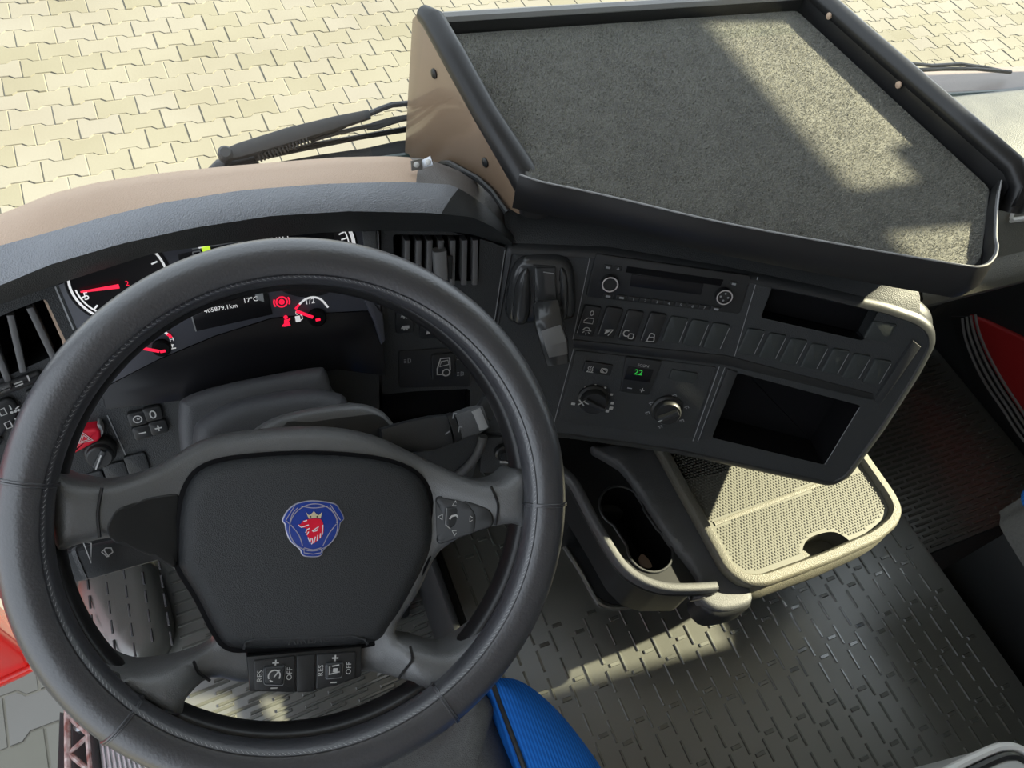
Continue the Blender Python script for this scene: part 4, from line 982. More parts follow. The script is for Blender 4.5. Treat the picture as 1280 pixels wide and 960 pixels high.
hub = wp([(60, 596, -.004), (88, 600, -.008), (135, 603, -.018), (195, 584, -.028), (250, 552, H), (310, 539, H), (400, 534, H), (470, 545, H), (535, 575, -.030), (592, 600, -.022), (628, 601, -.012), (650, 588, -.006), (668, 600, 0), (664, 660, -.003), (645, 657, -.009), (602, 664, -.02), (552, 690, H), (525, 740, H), (494, 789, H), (520, 802, -.028), (562, 815, -.015), (600, 797, -.008), (632, 772, -.003), (640, 800, 0), (608, 850, 0), (560, 876, -.004), (528, 862, -.01), (505, 850, -.02), (445, 850, -.03), (320, 864, -.03), (263, 861, -.022), (232, 879, -.012), (222, 903, -.003), (172, 886, 0), (118, 834, -.002), (143, 841, -.008), (173, 842, -.015), (233, 823, -.03), (266, 800, H), (245, 755, H), (218, 716, H), (180, 690, -.028), (140, 676, -.018), (95, 684, -.009), (66, 692, -.002), (56, 650, 0)])
MB().pillow(FW, smooth(hub, 4), hs, .017, -.055, .010, 4).build('spokes', M['spoke'], sw_, ang=60)
for pts in ([(128, 609, -.012), (123, 640, -.012), (125, 671, -.012)], [(612, 607, -.014), (620, 630, -.014), (617, 655, -.014)], [(242, 828, -.022), (248, 845, -.022), (262, 858, -.022)], [(510, 804, -.022), (511, 820, -.022), (496, 845, -.022)]):
    q = smooth(wp(pts), 5, False)
    MB().tube([FW.P(u, v, hs(u, v)+.0002) for u, v in q], .0013, 6, up=FW.N).build('spoke_joint', M['rimhard'], sw_)
HP = -.024
padp = smooth(FW.px([(221, 700), (223, 645), (233, 607), (256, 584), (305, 573), (390, 568.5), (468, 574), (515, 588), (537, 612), (544, 650), (542, 688), (521, 735), (492, 787), (468, 808), (400, 814), (320, 816), (286, 814), (268, 795), (246, 752), (224, 716)], HP), 4)
MB().slab(FW, inset(ccw(padp), -.0028), -.05, -.0320, .001).build('pad_groove', M['void'], sw_)
pad = MB().pillow(FW, padp, lambda u, v: -.019-.25*(u*u+(v+.02)**2), .016, -.05, .010, 7).build('airbag_pad', M['pad'], sw_, ang=70)
def hp_(u, v): return -.019-.25*(u*u+(v+.02)**2)
q = FW.uv(387, 806, -.021); MB().text(FW, 'AIRBAG', q[0], q[1]+.004, .0105, -.0222, 3).build('embossed_word', M['satin'], pad, flat=True)
em_ = FW.px([(305, 812), (307, 803), (318, 799), (440, 795), (456, 800), (460, 806)], -.0215)
MB().tube([FW.P(u, v, hp_(u, v)-.0006) for u, v in em_], .0012, 6, up=FW.N).build('emboss_line', M['pad'], pad)
# badge
HB = hp_(0, -.02)+.0012
bz = lambda pts, h=HB: FW.px([(340+a/9.6, 610+c/9.6) for a, c in pts], h)
ol = smooth(bz([(118, 388), (180, 270), (282, 188), (400, 156), (500, 146), (620, 158), (738, 178), (800, 222), (872, 362), (828, 420), (808, 520), (740, 640), (632, 738), (606, 800), (560, 828), (490, 834), (400, 828), (352, 800), (326, 738), (222, 650), (164, 530), (150, 440)]), 3)
bd = MB().slab(FW, ol, HB-.003, HB, .0012).build('badge', M['badgeline'], sw_, label='shield badge with a crowned red griffin head on blue')
MB().slab(FW, inset(ccw(ol), .0010), HB-.001, HB+.0003, .0002).build('badge_field', M['bluebadge'], bd)
cc = bz([(500, 470)])[0]; rr = (Vector(bz([(790, 470)])[0])-Vector(cc)).length
strk(FW, 'badge_lines', M['badgeline'], bd, [circ(*cc, rr*.985, 48)+[circ(*cc, rr*.985, 48)[0]], smooth(bz([(345, 215), (500, 238), (672, 215)]), 6, False), smooth(bz([(690, 225), (772, 350), (775, 420)]), 6, False), smooth(bz([(770, 430), (680, 550), (610, 690)]), 6, False), smooth(bz([(590, 715), (490, 738), (385, 715)]), 6, False), smooth(bz([(365, 690), (320, 560), (225, 440)]), 6, False), smooth(bz([(215, 400), (250, 300), (310, 235)]), 6, False), bz([(380, 720), (385, 775), (490, 790), (585, 775), (600, 720)]), bz([(700, 200), (820, 385)]), bz([(275, 205), (165, 385), (205, 425)])], .0007, HB+.0009)
hd = smooth(bz([(440, 372), (510, 366), (580, 372), (612, 425), (618, 520), (592, 585), (545, 628), (488, 668), (458, 636), (428, 585), (404, 535), (414, 500), (404, 480), (362, 470), (312, 440), (345, 430), (372, 392)]), 3)
MB().flat(FW, hd, HB+.0008).build('griffin_head', M['badgered'], bd, flat=True)
strk(FW, 'griffin_feathers', M['badgewhite'], bd, [bz([(430, 590), (458, 660), (466, 600)]), bz([(470, 672), (488, 650), (480, 600)]), bz([(500, 655), (520, 580)]), bz([(540, 630), (548, 560)]), bz([(575, 600), (580, 540)]), bz([(600, 560), (608, 440)]), bz([(402, 535), (415, 500), (450, 480)]), bz([(480, 515), (560, 460), (535, 510), (490, 520)]), bz([(312, 440), (350, 470), (440, 440)]), bz([(375, 400), (420, 385)]), bz([(418, 560), (440, 520)])], .0009, HB+.0012)
MB().flat(FW, bz([(405, 285), (438, 324), (468, 312), (500, 276), (535, 312), (562, 324), (600, 285), (582, 362), (510, 356), (440, 366)]), HB+.0012).build('crown', M['badgegold'], bd, flat=True)
MB().flat(FW, circ(*bz([(462, 342)])[0], .0007, 8), HB+.0015).flat(FW, circ(*bz([(540, 342)])[0], .0007, 8), HB+.0015).build('crown_gaps', M['void'], bd, flat=True)
# dark inserts and thumb buttons
li = rpoly(FW.px([(136, 655), (148, 633), (187, 621), (224, 617), (220, 713), (180, 689), (142, 672)], -.028), .005)
MB().pillow(FW, li, lambda u, v: hs(u, v)+.0015, .002, -.05, .012, 3).build('spoke_insert', M['black'], sw_)
ri = rpoly(FW.px([(545, 619), (586, 626), (607, 634), (610, 653), (577, 668), (546, 682)], -.028), .006)
rin = MB().pillow(FW, ri, lambda u, v: hs(u, v)+.0015, .002, -.05, .012, 3).build('spoke_insert', M['black'], sw_)
hb_ = -.029
kp = rpoly(FW.px([(545, 621), (579, 626), (589, 640), (587, 662), (546, 677)], hb_), .005)
hk1 = lambda u, v: hs(u, v)+.0026
kpo = MB().pillow(FW, kp, hk1, .001, -.05, .010, 2).build('phone_keypad', M['switch'], sw_)
MB().slab(FW, rpoly(FW.px([(557, 635), (571, 632), (580, 641), (580, 651), (563, 661), (556, 657)], hb_+.006), .003), -.04, hb_+.008, .003, 3).build('cursor_key', M['satin'], kpo)
strk(FW, 'key_edge', M['beadgrey'], kpo, [FW.px([(558, 635), (557, 656), (563, 661)], hb_+.0085), FW.px([(576, 640), (577, 651)], hb_+.0085)], .0012, hb_+.0086)
b = MB()
for (ix, iy, rot) in ((567, 629, 90), (551, 646, 180), (584.5, 646, 0), (566, 664, 270)):
    q = FW.uv(ix, iy, hb_+.002); t3 = [(q[0]+.0030*math.cos(RAD(rot+120*k)), q[1]+.0030*math.sin(RAD(rot+120*k))) for k in range(3)]; b.stroke(FW, t3+[t3[0]], .0010, hk1(*q)+.0006)
q = FW.uv(566.5, 646, hb_+.006); b.stroke(FW, [(q[0]-.004, q[1]-.002), (q[0]-.002, q[1]+.001), (q[0]+.002, q[1]+.002), (q[0]+.004, q[1])], .0018, hb_+.0085)
b.build('key_symbols', M['ink'], kpo, flat=True)
hb2 = -.026
base = FW.px([(308, 821), (452, 808), (452, 846), (420, 858), (380, 866), (312, 865)], hb2)
MB().slab(FW, base, -.05, hb2, .002).build('button_plate', M['black'], sw_)
def keyblock(poly, name): return MB().slab(FW, rpoly(FW.px(poly, hb2+.002), .0015), -.04, hb2+.002, .001).build(name, M['switch'], sw_)
k1 = keyblock([(317, 826), (369, 820), (369, 866), (318, 864)], 'cruise_keys'); k2 = keyblock([(371, 820), (394, 818), (393, 865), (371, 866)], 'blank_key'); k3 = keyblock([(396, 818), (445, 815), (444, 847), (418, 858), (395, 862)], 'retarder_keys')
hk = hb2+.0026
for kb, pts, T in ((k1, [(330, 834), (357, 832), (354, 857), (330, 856)], ((325, 845, 'RES', 0), (362, 842, 'OFF', 0), (344.5, 828.5, '+', 1), (342.5, 860, '-', 1))), (k3, [(407, 829), (429, 828), (427, 847), (407, 849)], ((401, 838, 'RES', 0), (436, 835, 'OFF', 0), (419, 822.5, '+', 1), (417, 853, '-', 1)))):
    sqk = MB().slab(FW, rpoly(FW.px(pts, hk+.002), .002), -.04, hk+.003, .002, 3).build('rocker_key', M['satin'], kb)
    c_ = rpoly(FW.px(pts, hk), .002); strk(FW, 'key_outline', M['dim'], sqk, [c_+[c_[0]]], .0007, hk)
    b = MB()
    for (ix, iy, t, big) in T:
        q = FW.uv(ix, iy, hk)
        if big: b.stroke(FW, [(q[0]-.0027, q[1]), (q[0]+.0027, q[1])], .0012, hk+.0002)
        if t == '+': b.stroke(FW, [(q[0], q[1]-.0027), (q[0], q[1]+.0027)], .0012, hk+.0002)
        if not big: b.text(FW, t, q[0], q[1], .0064, hk+.0002, 92)
    b.build('key_print', M['ink'], kb, flat=True)
    q = FW.uv(sum(a for a, _ in pts)/4, sum(c for _, c in pts)/4, hk+.003); b = MB()
    if kb is k1:
        b.stroke(FW, arc(q[0], q[1], .0048, -30, 210, 14), .0011, hk+.0034); b.stroke(FW, [(q[0], q[1]-.001), (q[0]+.004, q[1]+.005)], .0011, hk+.0034); b.stroke(FW, arc(q[0], q[1], .0048, 225, 260, 5), .0011, hk+.0034)
    else:
        b.stroke(FW, [(q[0]-.004, q[1]+.004), (q[0]-.004, q[1]-.003), (q[0]+.005, q[1]-.001)], .0011, hk+.0034); b.flat(FW, rrect(q[0]+.001, q[1]+.0005, .004, .0035, .0005), hk+.0034); b.stroke(FW, [(q[0]-.002, q[1]+.004), (q[0]+.004, q[1]+.005)], .0011, hk+.0034)
    b.build('key_symbol', M['ink'], kb, flat=True)

# ------------------------------------------------------------------ steering column, shroud and stalks
FO = yaw_frame((0, 0, .78), 0, 55)
sc = thing('steering_column', 'grey steering column shroud with a control stalk on each side behind the steering wheel', 'steering column', (0, .1, .35))
def cover(pts, h, name, mt, r=.014, h0=-.33): return MB().pillow(FO, smooth(FO.px(pts, h), 4), lambda u, v: h, r, h0, .014, 5).build(name, mt, sc, ang=70)
cover([(224, 560), (222, 512), (230, 497), (270, 483), (330, 470), (395, 459), (409, 463), (418, 488), (436, 505), (440, 600), (330, 680), (240, 640)], -.150, 'shroud_upper', M['shroud'])
cover([(240, 545), (256, 520), (300, 500), (372, 487), (414, 489), (440, 507), (450, 600), (330, 660), (250, 620)], -.120, 'shroud_step', M['shroud'], .02)
cover([(305, 560), (330, 530), (380, 513), (440, 505), (466, 508), (488, 522), (503, 556), (490, 620), (400, 660), (310, 620)], -.095, 'shroud_lower', M['spoke'], .010)
MB().slab(FO, smooth(FO.px([(352, 534), (390, 527), (450, 519), (472, 519), (488, 532), (497, 556), (484, 614), (400, 650), (340, 610)], -.094), 4), -.12, -.094, .0015).build('shroud_inset', M['black'], sc)
MB().tube([FO.P(0, -.02, -.05), FO.P(0, -.02, -.34)], .045, 20).build('column_tube', M['black'], sc)
MB().tube([FO.P(0, -.01, -.30), Vector((0, .26, .12))], .035, 16).build('column_shaft', M['black'], sc)
hk_ = -.085
stp = [(478, 553), (505, 547), (540, 541), (560, 536)]
rs = MB().bar([FO.at(a, b_, hk_) for a, b_ in stp], [.028, .032, .035, .030], [.016, .018, .020, .018], FO.N).build('right_stalk', M['satin'], sc, ang=50)
MB().bar([FO.at(a, b_, hk_) for a, b_ in [(561, 536), (569, 533)]], .030, .024, FO.N).build('stalk_ring', M['black'], rs)
MB().bar([FO.at(a, b_, hk_) for a, b_ in [(570, 533), (590, 526), (604, 521)]], [.028, .029, .026], [.024, .026, .022], FO.N).build('stalk_collar', M['grey'], rs)
MB().bar([FO.at(a, b_, hk_) for a, b_ in [(602, 520), (608, 508), (616, 494), (626, 478)]], [.022, .018, .018, .016], [.018, .014, .014, .012], FO.N).build('stalk_tip', M['switch'], rs)
MB().bar([FO.at(594, 512, hk_+.010), FO.at(604, 536, hk_+.010)], .010, .010, FO.N).build('stalk_lit_end', M['beadgrey'], rs, label='pale grey bar painting the lit end of the stalk collar')  # pale bar added to paint the light on the collar's end
b = MB()
for (ix, iy) in ((569, 520), (576, 537)):
    q = FO.uv(ix, iy, hk_+.014); b.stroke(FO, [(q[0]-.003, q[1]-.002), (q[0]-.001, q[1]+.003), (q[0]+.002, q[1]+.002)], .0012, hk_+.0142)
q = FO.uv(560, 542, hk_+.012); b.stroke(FO, [(q[0]-.003, q[1]), (q[0]+.002, q[1]+.002)], .0012, hk_+.0125)
b.build('stalk_print', M['dim'], rs, flat=True)
ls = MB().bar([FO.at(a, b_, hk_) for a, b_ in [(215, 676), (160, 690), (118, 701), (84, 709)]], [.026, .027, .028, .027], [.016, .018, .018, .016], FO.N).build('left_stalk', M['satin'], sc, ang=50)
MB().bar([FO.at(a, b_, hk_) for a, b_ in [(104, 703), (99, 705)]], .0295, .0195, FO.N).build('stalk_ring', M['grey'], ls)
b = MB(); hq = hk_+.0095
t3 = FO.px([(104, 678), (114, 679), (114, 704)], hq); b.stroke(FO, t3+[t3[0]], .0010, hq)
f4 = FO.px([(127, 690), (132, 685), (139, 685), (141, 690), (134, 696)], hq); b.stroke(FO, f4+[f4[0]], .0010, hq); b.stroke(FO, FO.px([(130, 688), (136, 696)], hq), .0010, hq)
b.build('wiper_symbols', M['ink'], ls, flat=True)

# ================================================================== TRAY ON TOP OF THE DASHBOARD
ZC = .88
tt = thing('dash_tray', 'large black carpeted tray table standing on top of the dashboard', 'tray table', (.55, .27, .84))
FT = FZ(ZC)
NLp, NRp, NR2, RNp, FRp, FLp = (.284, .236), (.668, .030), (.722, .026), (.838, .124), (.812, .508), (.262, .508)
basep = [NLp, (.655, .036), (.70, .016), (.735, .030), RNp, FRp, FLp]
bp_ = rpoly(ccw(basep), [.01]*7, 3)
MB().slab(FT, inset(ccw(bp_), -.004), -.030, -.004, .004, 2, True).build('tray_board', M['tray'], tt)
cpt = MB().slab(FT, inset(ccw(bp_), .002), -.005, .0, .002).build('carpet', M['carpet'], tt)
# carpet pile
inn = np.array(inset(ccw(bp_), .006)); lo, hi = inn.min(0), inn.max(0); N_ = 130000
pts = rng.uniform(lo, hi, (N_, 2)); 
def in_poly(P, poly):
    x, y = P[:, 0], P[:, 1]; c = np.zeros(len(P), bool); q0 = poly[-1]
    for q1 in poly:
        k = ((q0[1] > y) != (q1[1] > y)) & (x < (q1[0]-q0[0])*(y-q0[1])/(q1[1]-q0[1]+1e-12)+q0[0]); c ^= k; q0 = q1
    return c
pts = pts[in_poly(pts, inn)]; n_ = len(pts)
an = rng.uniform(0, 6.283, n_); le = rng.uniform(.0016, .0032, n_); ti = rng.uniform(.3, 1.2, n_)
an2 = an+1.571
d1 = np.stack([np.cos(an2), np.sin(an2)], 1)*.00035
tipx = pts+np.stack([np.cos(an), np.sin(an)], 1)*(le*np.sin(ti))[:, None]
V_ = np.zeros((n_, 3, 3)); V_[:, 0, :2] = pts-d1; V_[:, 1, :2] = pts+d1; V_[:, 2, :2] = tipx; V_[:, 2, 2] = le*np.cos(ti)
V_[:, :, 2] += ZC; V_ -= np.array([.55, .27, .84])
me = bpy.data.meshes.new('carpet_pile'); me.from_pydata(V_.reshape(-1, 3), [], np.arange(n_*3).reshape(-1, 3)); me.materials.append(M['pile'])
o = bpy.data.objects.new('carpet_pile', me); COL.objects.link(o); o.parent = tt; o['kind'] = 'stuff'
# walls
MB().bar([Vector((.262, .512, ZC-.006)), Vector((.53, .513, ZC-.006)), Vector((.815, .512, ZC-.006))], .010, .042, (0, 0, 1)).build('far_wall', M['tray'], tt)
MB().tube([Vector((.262, .515, ZC+.014)), Vector((.815, .515, ZC+.014))], .0075, 8).build('far_bead', M['beadgrey'], tt, label='light grey bead along the far edge')
wl = [Vector((.816, .515, ZC)), Vector((.822, .40, ZC)), Vector((.834, .22, ZC)), Vector((.843, .128, ZC)), Vector((.846, .108, ZC-.003)), Vector((.843, .095, ZC-.012))]
rw = MB().bar([q+Vector((.006, 0, .004)) for q in wl], [.012]*6, [.050, .050, .052, .052, .044, .024], (0, 0, 1)).build('right_wall', M['tray'], tt)
MB().tube([q+Vector((.010, 0, dz)) for q, dz in zip(wl, (.024, .025, .027, .026, .018, 0))], .013, 12).build('right_bead', M['tray'], tt)
for (a, c) in ((1037, 20), (1124, 106)):
    P = hx(a, c, .817 if a < 1100 else .826); fr = Frame(P, (0, 1, 0), (-1, 0, 0))
    MB().lathe(fr, 0, 0, [(.0045, 0), (.0045, .002), (.003, .003)], 12).build('screw', M['tawny'], rw)
# near lip
lip_ = [(.838, .124), (.80, .093), (.752, .048), (.738, .032), (.722, .020), (.700, .014), (.672, .026), (.56, .082), (.45, .140), (.37, .190), (.33, .213), (.290, .232), (.270, .2445)]
lz = [.012, .014, .016, .017, .017, .016, .014, .012, .010, .008, .008, .010, .012]
lps = smooth([(a, b_, c) for (a, b_), c in zip(lip_, lz)], 5, False)
lo_ = []; 
P_ = [Vector((a, b_, 0)) for a, b_, c in lps]
Rg = []
for i, (a, b_, c) in enumerate(lps):
    t = (P_[min(i+1, len(P_)-1)]-P_[max(0, i-1)]).normalized(); nrm = Vector((-t.y, t.x, 0))     # outward
    if nrm.dot(Vector((.5, .27, 0))-P_[i]) > 0: nrm = -nrm
    Q = Vector((a, b_, 0)); tp = ZC+c
    Rg.append([Q+Vector((0, 0, ZC-.003)), Q+Vector((0, 0, tp)), Q+nrm*.0025+Vector((0, 0, tp+.001)), Q+nrm*.0045+Vector((0, 0, tp-.002)), Q+nrm*.010+Vector((0, 0, ZC-.012)), Q+nrm*.006+Vector((0, 0, ZC-.028)), Q-nrm*.02+Vector((0, 0, ZC-.032))])
MB().loft(Rg).build('near_lip', M['tray'], tt, ang=60)
MB().tube([r[2] for r in Rg], .0010, 6, up=(0, 0, 1)).build('lip_highlight', M['beadgrey'], tt, label='thin pale tube painting the highlight along the near lip')  # pale tube draws the highlight along the lip
# tall left plate
pa, pb_ = Vector((.284, .236, ZC)), Vector((.228, .467, ZC))
dx = (pb_-pa).normalized(); nn = Vector((-dx.y, dx.x, 0)); nn = nn if nn.x < 0 else -nn
FPl = Frame(pa, dx, nn); 
op = FPl.px([(652, 240), (600, 146), (560, 74), (530, 22), (521, 17), (515, 24), (510, 110), (505, 203), (520, 206), (545, 209), (562, 207), (590, 221), (612, 238), (630, 258), (648, 268)])
MB().slab(FPl, op, -.004, .0, .0012, 2, True).build('left_plate', M['traymetal'], tt, label='dark side plate on the left of the tray, bronze reflection painted in')
lp_ = bpy.data.objects['left_plate']
for a, c in ((543, 92), (607, 203)):
    q = FPl.uv(a, c); MB().lathe(FPl, *q, [(.0055, -.001), (.0055, .0015), (.003, .003)], 14).build('screw', M['black'], lp_)
bpts = [(655, 270), (655, 256), (653, 244), (640, 218), (600, 146), (560, 74), (534, 28), (522, 19)]
bead = [FPl.P(*FPl.uv(*q), dh) for q, dh in zip(bpts, (-.014, -.015, -.015, -.012, -.008, -.008, -.008, -.008))]
MB().tube(bead, [.0165, .0180, .0180, .0160, .0138, .0135, .0130, .0095], 14).build('left_bead', M['tray'], tt, ang=60)
FBk = Frame(hy(527, 204, .300), (.93, .05, .0), (-.05, -.75, .66))
br = MB().slab(FBk, FBk.px([(513, 201), (527, 198), (528, 212), (514, 214)]), -.001, .001, .0004, 2, True)
bk = br.build('angle_bracket', M['steel'], tt)
FBk2 = Frame(FBk.at(528, 205), (.75, -.55, .35), (-.5, -.7, .5))
MB().slab(FBk2, FBk2.px([(527, 200), (539, 194), (543, 206), (529, 211)]), -.001, .001, .0004, 2, True).build('bracket_leg', M['steel'], bk)
for fr_, a, c in ((FBk, 520, 206), (FBk2, 536, 202)):
    q = fr_.uv(a, c); MB().lathe(fr_, *q, [(.003, .0), (.003, .0022), (.0015, .003)], 10).build('rivet', M['white'], bk)
MB().tube([FPl.at(*q, .006) for q in [(545, 209), (553, 204), (562, 204), (580, 214), (598, 224), (615, 240), (628, 258), (634, 266)]], .0035, 8).build('edge_trim', M['black'], tt)

# ================================================================== LOWER CONSOLE
lc = thing('cup_holder_console', 'dark console with two round cup holders and a curved rail below the heater controls', 'console', (.48, .05, TZ))
ZA = .375
FA = FZ(ZA)
arm = FA.px([(740, 556), (836, 556), (846, 578), (878, 640), (913, 697), (938, 733), (940, 752), (914, 762), (890, 760), (872, 744), (874, 720), (838, 672), (800, 614), (777, 583)])
MB().pillow(FA, smooth(arm, 3), lambda u, v: 0, .008, -.021, .016, 4).build('console_arm', M['grey'], lc, ang=70)
MB().pillow(FA, smooth(FA.px([(872, 742), (900, 722), (934, 733), (940, 756), (915, 768), (886, 768)], -.01), 3), lambda u, v: -.006, .012, -.055, .012, 4).build('arm_end', M['rubberdark'], lc, ang=70)  # darker material paints shade onto the arm's sunlit end
strk(FA, 'arm_joint', M['void'], lc, [smooth(FA.px([(862, 752), (880, 748), (900, 738)], .0), 5, False)], .0012, .0006)
ZCup = .359; FCu = FZ(ZCup)
c1 = FCu.uv(777, 634); c2 = FCu.uv(812, 687)
def peanut(ra):
    C1, C2 = Vector(c1), Vector(c2); d = (C2-C1); L = d.length; d.normalize(); n = Vector((-d.y, d.x)); base = math.atan2(d.y, d.x)
    A = [(C1.x+ra*math.cos(base+math.pi/2*.62+k*(2*math.pi-math.pi*.62)/20), C1.y+ra*math.sin(base+math.pi/2*.62+k*(2*math.pi-math.pi*.62)/20)) for k in range(21)]
    Bq = [(C2.x+ra*math.cos(base+math.pi+math.pi/2*.62+k*(2*math.pi-math.pi*.62)/20), C2.y+ra*math.sin(base+math.pi+math.pi/2*.62+k*(2*math.pi-math.pi*.62)/20)) for k in range(21)]
    return A+Bq
pn = peanut(.0355)
top = FCu.px([(640, 560), (700, 545), (760, 545), (800, 600), (838, 660), (880, 725), (870, 736), (824, 736), (800, 728), (780, 708), (755, 665), (715, 600), (690, 588)])
MB().plate(FCu, rpoly(top, .006), [pn], -.10, 0).build('cup_tray', M['black'], lc)
MB().cup(FCu, pn, 0, -.085, .004).build('cup_well', M['void'], lc)
MB().tube([FCu.P(u, v, .001) for u, v in pn], .0022, 6, closed=True, up=(0, 0, 1)).build('cup_rim', M['satin'], lc)
q = FCu.uv(809, 700, -.08)
rail = FA.px([(690, 588), (702, 597), (716, 612), (736, 650), (760, 692), (778, 716), (800, 731), (826, 739), (858, 740), (890, 738)])
MB().bar([FA.P(u, v, .012) for u, v in smooth(rail, 6, False)], .0125, .022, (0, 0, 1)).build('rail', M['grey'], lc, ang=60)
MB().bar([FA.P(u, v, .004) for u, v in smooth(rail, 6, False)], .0155, .006, (0, 0, 1)).build('rail_band', M['black'], lc)
foot_ = FZ(TZ).px([(670, 600), (700, 676), (742, 745), (765, 759), (830, 748), (880, 735), (900, 640), (800, 560)])
MB().slab(FZ(TZ), rpoly(foot_, .02), .0, .007, .003).build('foot_panel', M['rubberdark'], lc)
MB().slab(FZ(TZ), [(.42, .10), (.55, .06), (.55, .34), (.42, .34)], 0, .15, .01).build('pedestal', M['black'], lc)
coin = thing('coaster', 'brown round coaster lying in the nearer cup holder', 'coaster', FCu.P(q[0], q[1], -.085))
MB().lathe(FCu, *q, [(.013, -.085), (.013, -.081), (.011, -.080)], 20).build('disc', M['tawny'], coin)

# ---- drawer unit with a knurled rubber lid
ZD = .40; FDw = FZ(ZD)
dw = thing('storage_drawer', 'sunlit grey storage box with a knurled rubber top below the console pocket', 'drawer', (.72, 0, TZ))
outl = FDw.px([(832, 560), (930, 737), (948, 752), (1000, 742), (1060, 722), (1112, 696), (1136, 668), (1137, 650), (1126, 625), (1090, 565), (1020, 450), (780, 470)], 0)
outl = ccw(outl)
outl = rpoly([(.552, .22), (.552, -.085), (.568, -.112), (.60, -.124), (.72, -.126), (.82, -.122), (.868, -.110), (.892, -.092), (.899, -.065), (.899, .22)], [.01, .03, .02, .02, .02, .02, .02, .02, .02, .01], 4)
ins = inset(ccw(outl), .018)
R_ = []
for h, d in ((-.095, .035), (-.094, .014), (-.085, .004), (-.065, -.003), (-.045, -.004), (-.032, .001), (-.028, .006), (-.024, .006), (-.021, .002), (-.008, -.001), (-.002, .001), (.0, .004), (.0, .014), (-.003, .0165), (-.010, .018)):
    R_.append([FDw.P(u, v, h) for u, v in inset(ccw(outl), d)])
MB().rings(R_).build('box_shell', M['lip'], dw, ang=45)
MB().slab(FDw, inset(ccw(outl), .06), TZ-ZD, -.09, .002).build('plinth', M['rubberdark'], dw)
thumb = smooth(FDw.px([(1011, 703), (1003, 690), (1008, 676), (1022, 668), (1042, 665), (1058, 673), (1068, 687), (1040, 697)], -.010), 4)
lid = inset(ccw(outl), .0185)
MB().plate(FDw, lid, [thumb], -.02, -.0095).build('lid', M['knurl'], dw)
MB().cup(FDw, thumb, -.0095, -.045).build('thumb_well', M['lip'], dw)
MB().slab(FDw, FDw.px([(1012, 704), (1020, 690), (1043, 677), (1068, 687), (1056, 700)], -.012), -.046, -.044, .0).build('thumb_gap', M['void'], dw)
b = MB(); FK = FZ(ZD-.0095); lidin = inset(lid, .006); th2 = inset(ccw(thumb), -.004)
A_ = Vector(FK.uv(893, 655)); B_ = Vector(FK.uv(1017, 608))
n_s = (B_-A_).normalized(); n_p = Vector((-n_s.y, n_s.x))
vs_, fs_ = [], []
for i in range(62):
    for j in range(62):
        x = .57+i*.0054+(.0027 if j % 2 else 0); y = -.115+j*.0046
        if y > .17: continue
        if not inside((x, y), lidin) or inside((x, y), th2): continue
        if abs((Vector((x, y))-A_).dot(n_p)) < .005: continue
        k = len(vs_)
        vs_ += [(x-.0021, y-.0017, 0), (x+.0021, y-.0017, 0), (x+.0021, y+.0017, 0), (x-.0021, y+.0017, 0), (x-.0011, y-.0009, .0010), (x+.0011, y-.0009, .0010), (x+.0011, y+.0009, .0010), (x-.0011, y+.0009, .0010)]
        fs_ += [(k+a, k+(a+1) % 4, k+4+(a+1) % 4, k+4+a) for a in range(4)]+[(k+4, k+5, k+6, k+7)]
b.add([FK.P(*q) for q in vs_], fs_); o = b.build('knurling', M['knurl'], dw, flat=True, recalc=False); o['kind'] = 'stuff'
MB().bar([FK.P(A_.x, A_.y, .0), FK.P(B_.x, B_.y, .0), FK.P(*(B_+(B_-A_)*.4), .0)], .007, .003, (0, 0, 1)).build('hinge_rib', M['lip'], dw)

# ================================================================== SEATS
ds_ = thing('driver_chair', "grey driver's seat cushion with a bright blue side bolster below the steering wheel", 'seat', (0, -.42, 0))
FSq = FZ(.49)
cush = rpoly([(-.15, -.125), (.155, -.125), (.165, -.75), (-.165, -.75)], .03)
MB().pillow(FSq, cush, lambda u, v: -.006*math.cos(u*20), .035, -.12, .03, 5).build('cushion', M['seatgrey'], ds_, ang=80)
def bol(sx): return smooth([(sx*.150, -.135), (sx*.178, -.128), (sx*.205, -.152), (sx*.232, -.21), (sx*.25, -.30), (sx*.255, -.5), (sx*.25, -.74), (sx*.16, -.74), (sx*.158, -.5), (sx*.153, -.25)], 4)
for sx in (1, -1): MB().pillow(FSq, bol(sx), lambda u, v: .012, .035, -.13, .02, 6).build('bolster', M['seatblue'], ds_, ang=80)
MB().tube([FSq.P(.157+.006*k/6, -.13-.6*k/6, .0) for k in range(7)], .003, 8).build('piping', M['black'], ds_)
MB().box(FZ(0), -.17, .17, -.72, -.2, 0, .36).build('seat_base', M['black'], ds_)
MB().slab(Frame((0, -.80, .5), (1, 0, 0), (0, 1, .12)), rpoly([(-.23, -.05), (.23, -.05), (.20, .70), (-.20, .70)], .06), -.1, .03, .03, 5, True).build('backrest', M['seatgrey'], ds_)
ps = thing('passenger_chair', 'blue and grey passenger seat cushion whose corner shows at the right edge', 'seat', (1.32, -.5, 0))
FSp = FZ(.45)
c0 = FSp.uv(1319, 650)
pc = smooth([(c0[0]+.0, c0[1]+.0), (c0[0]+.02, c0[1]+.045), (c0[0]+.08, c0[1]+.06), (1.55, c0[1]+.06), (1.60, c0[1]), (1.60, -.8), (c0[0]-.04, -.8), (c0[0]-.02, c0[1]-.2)], 5)
MB().pillow(FSp, pc, lambda u, v: 0, .04, -.10, .04, 5).build('cushion', M['seatgrey'], ps, ang=80)
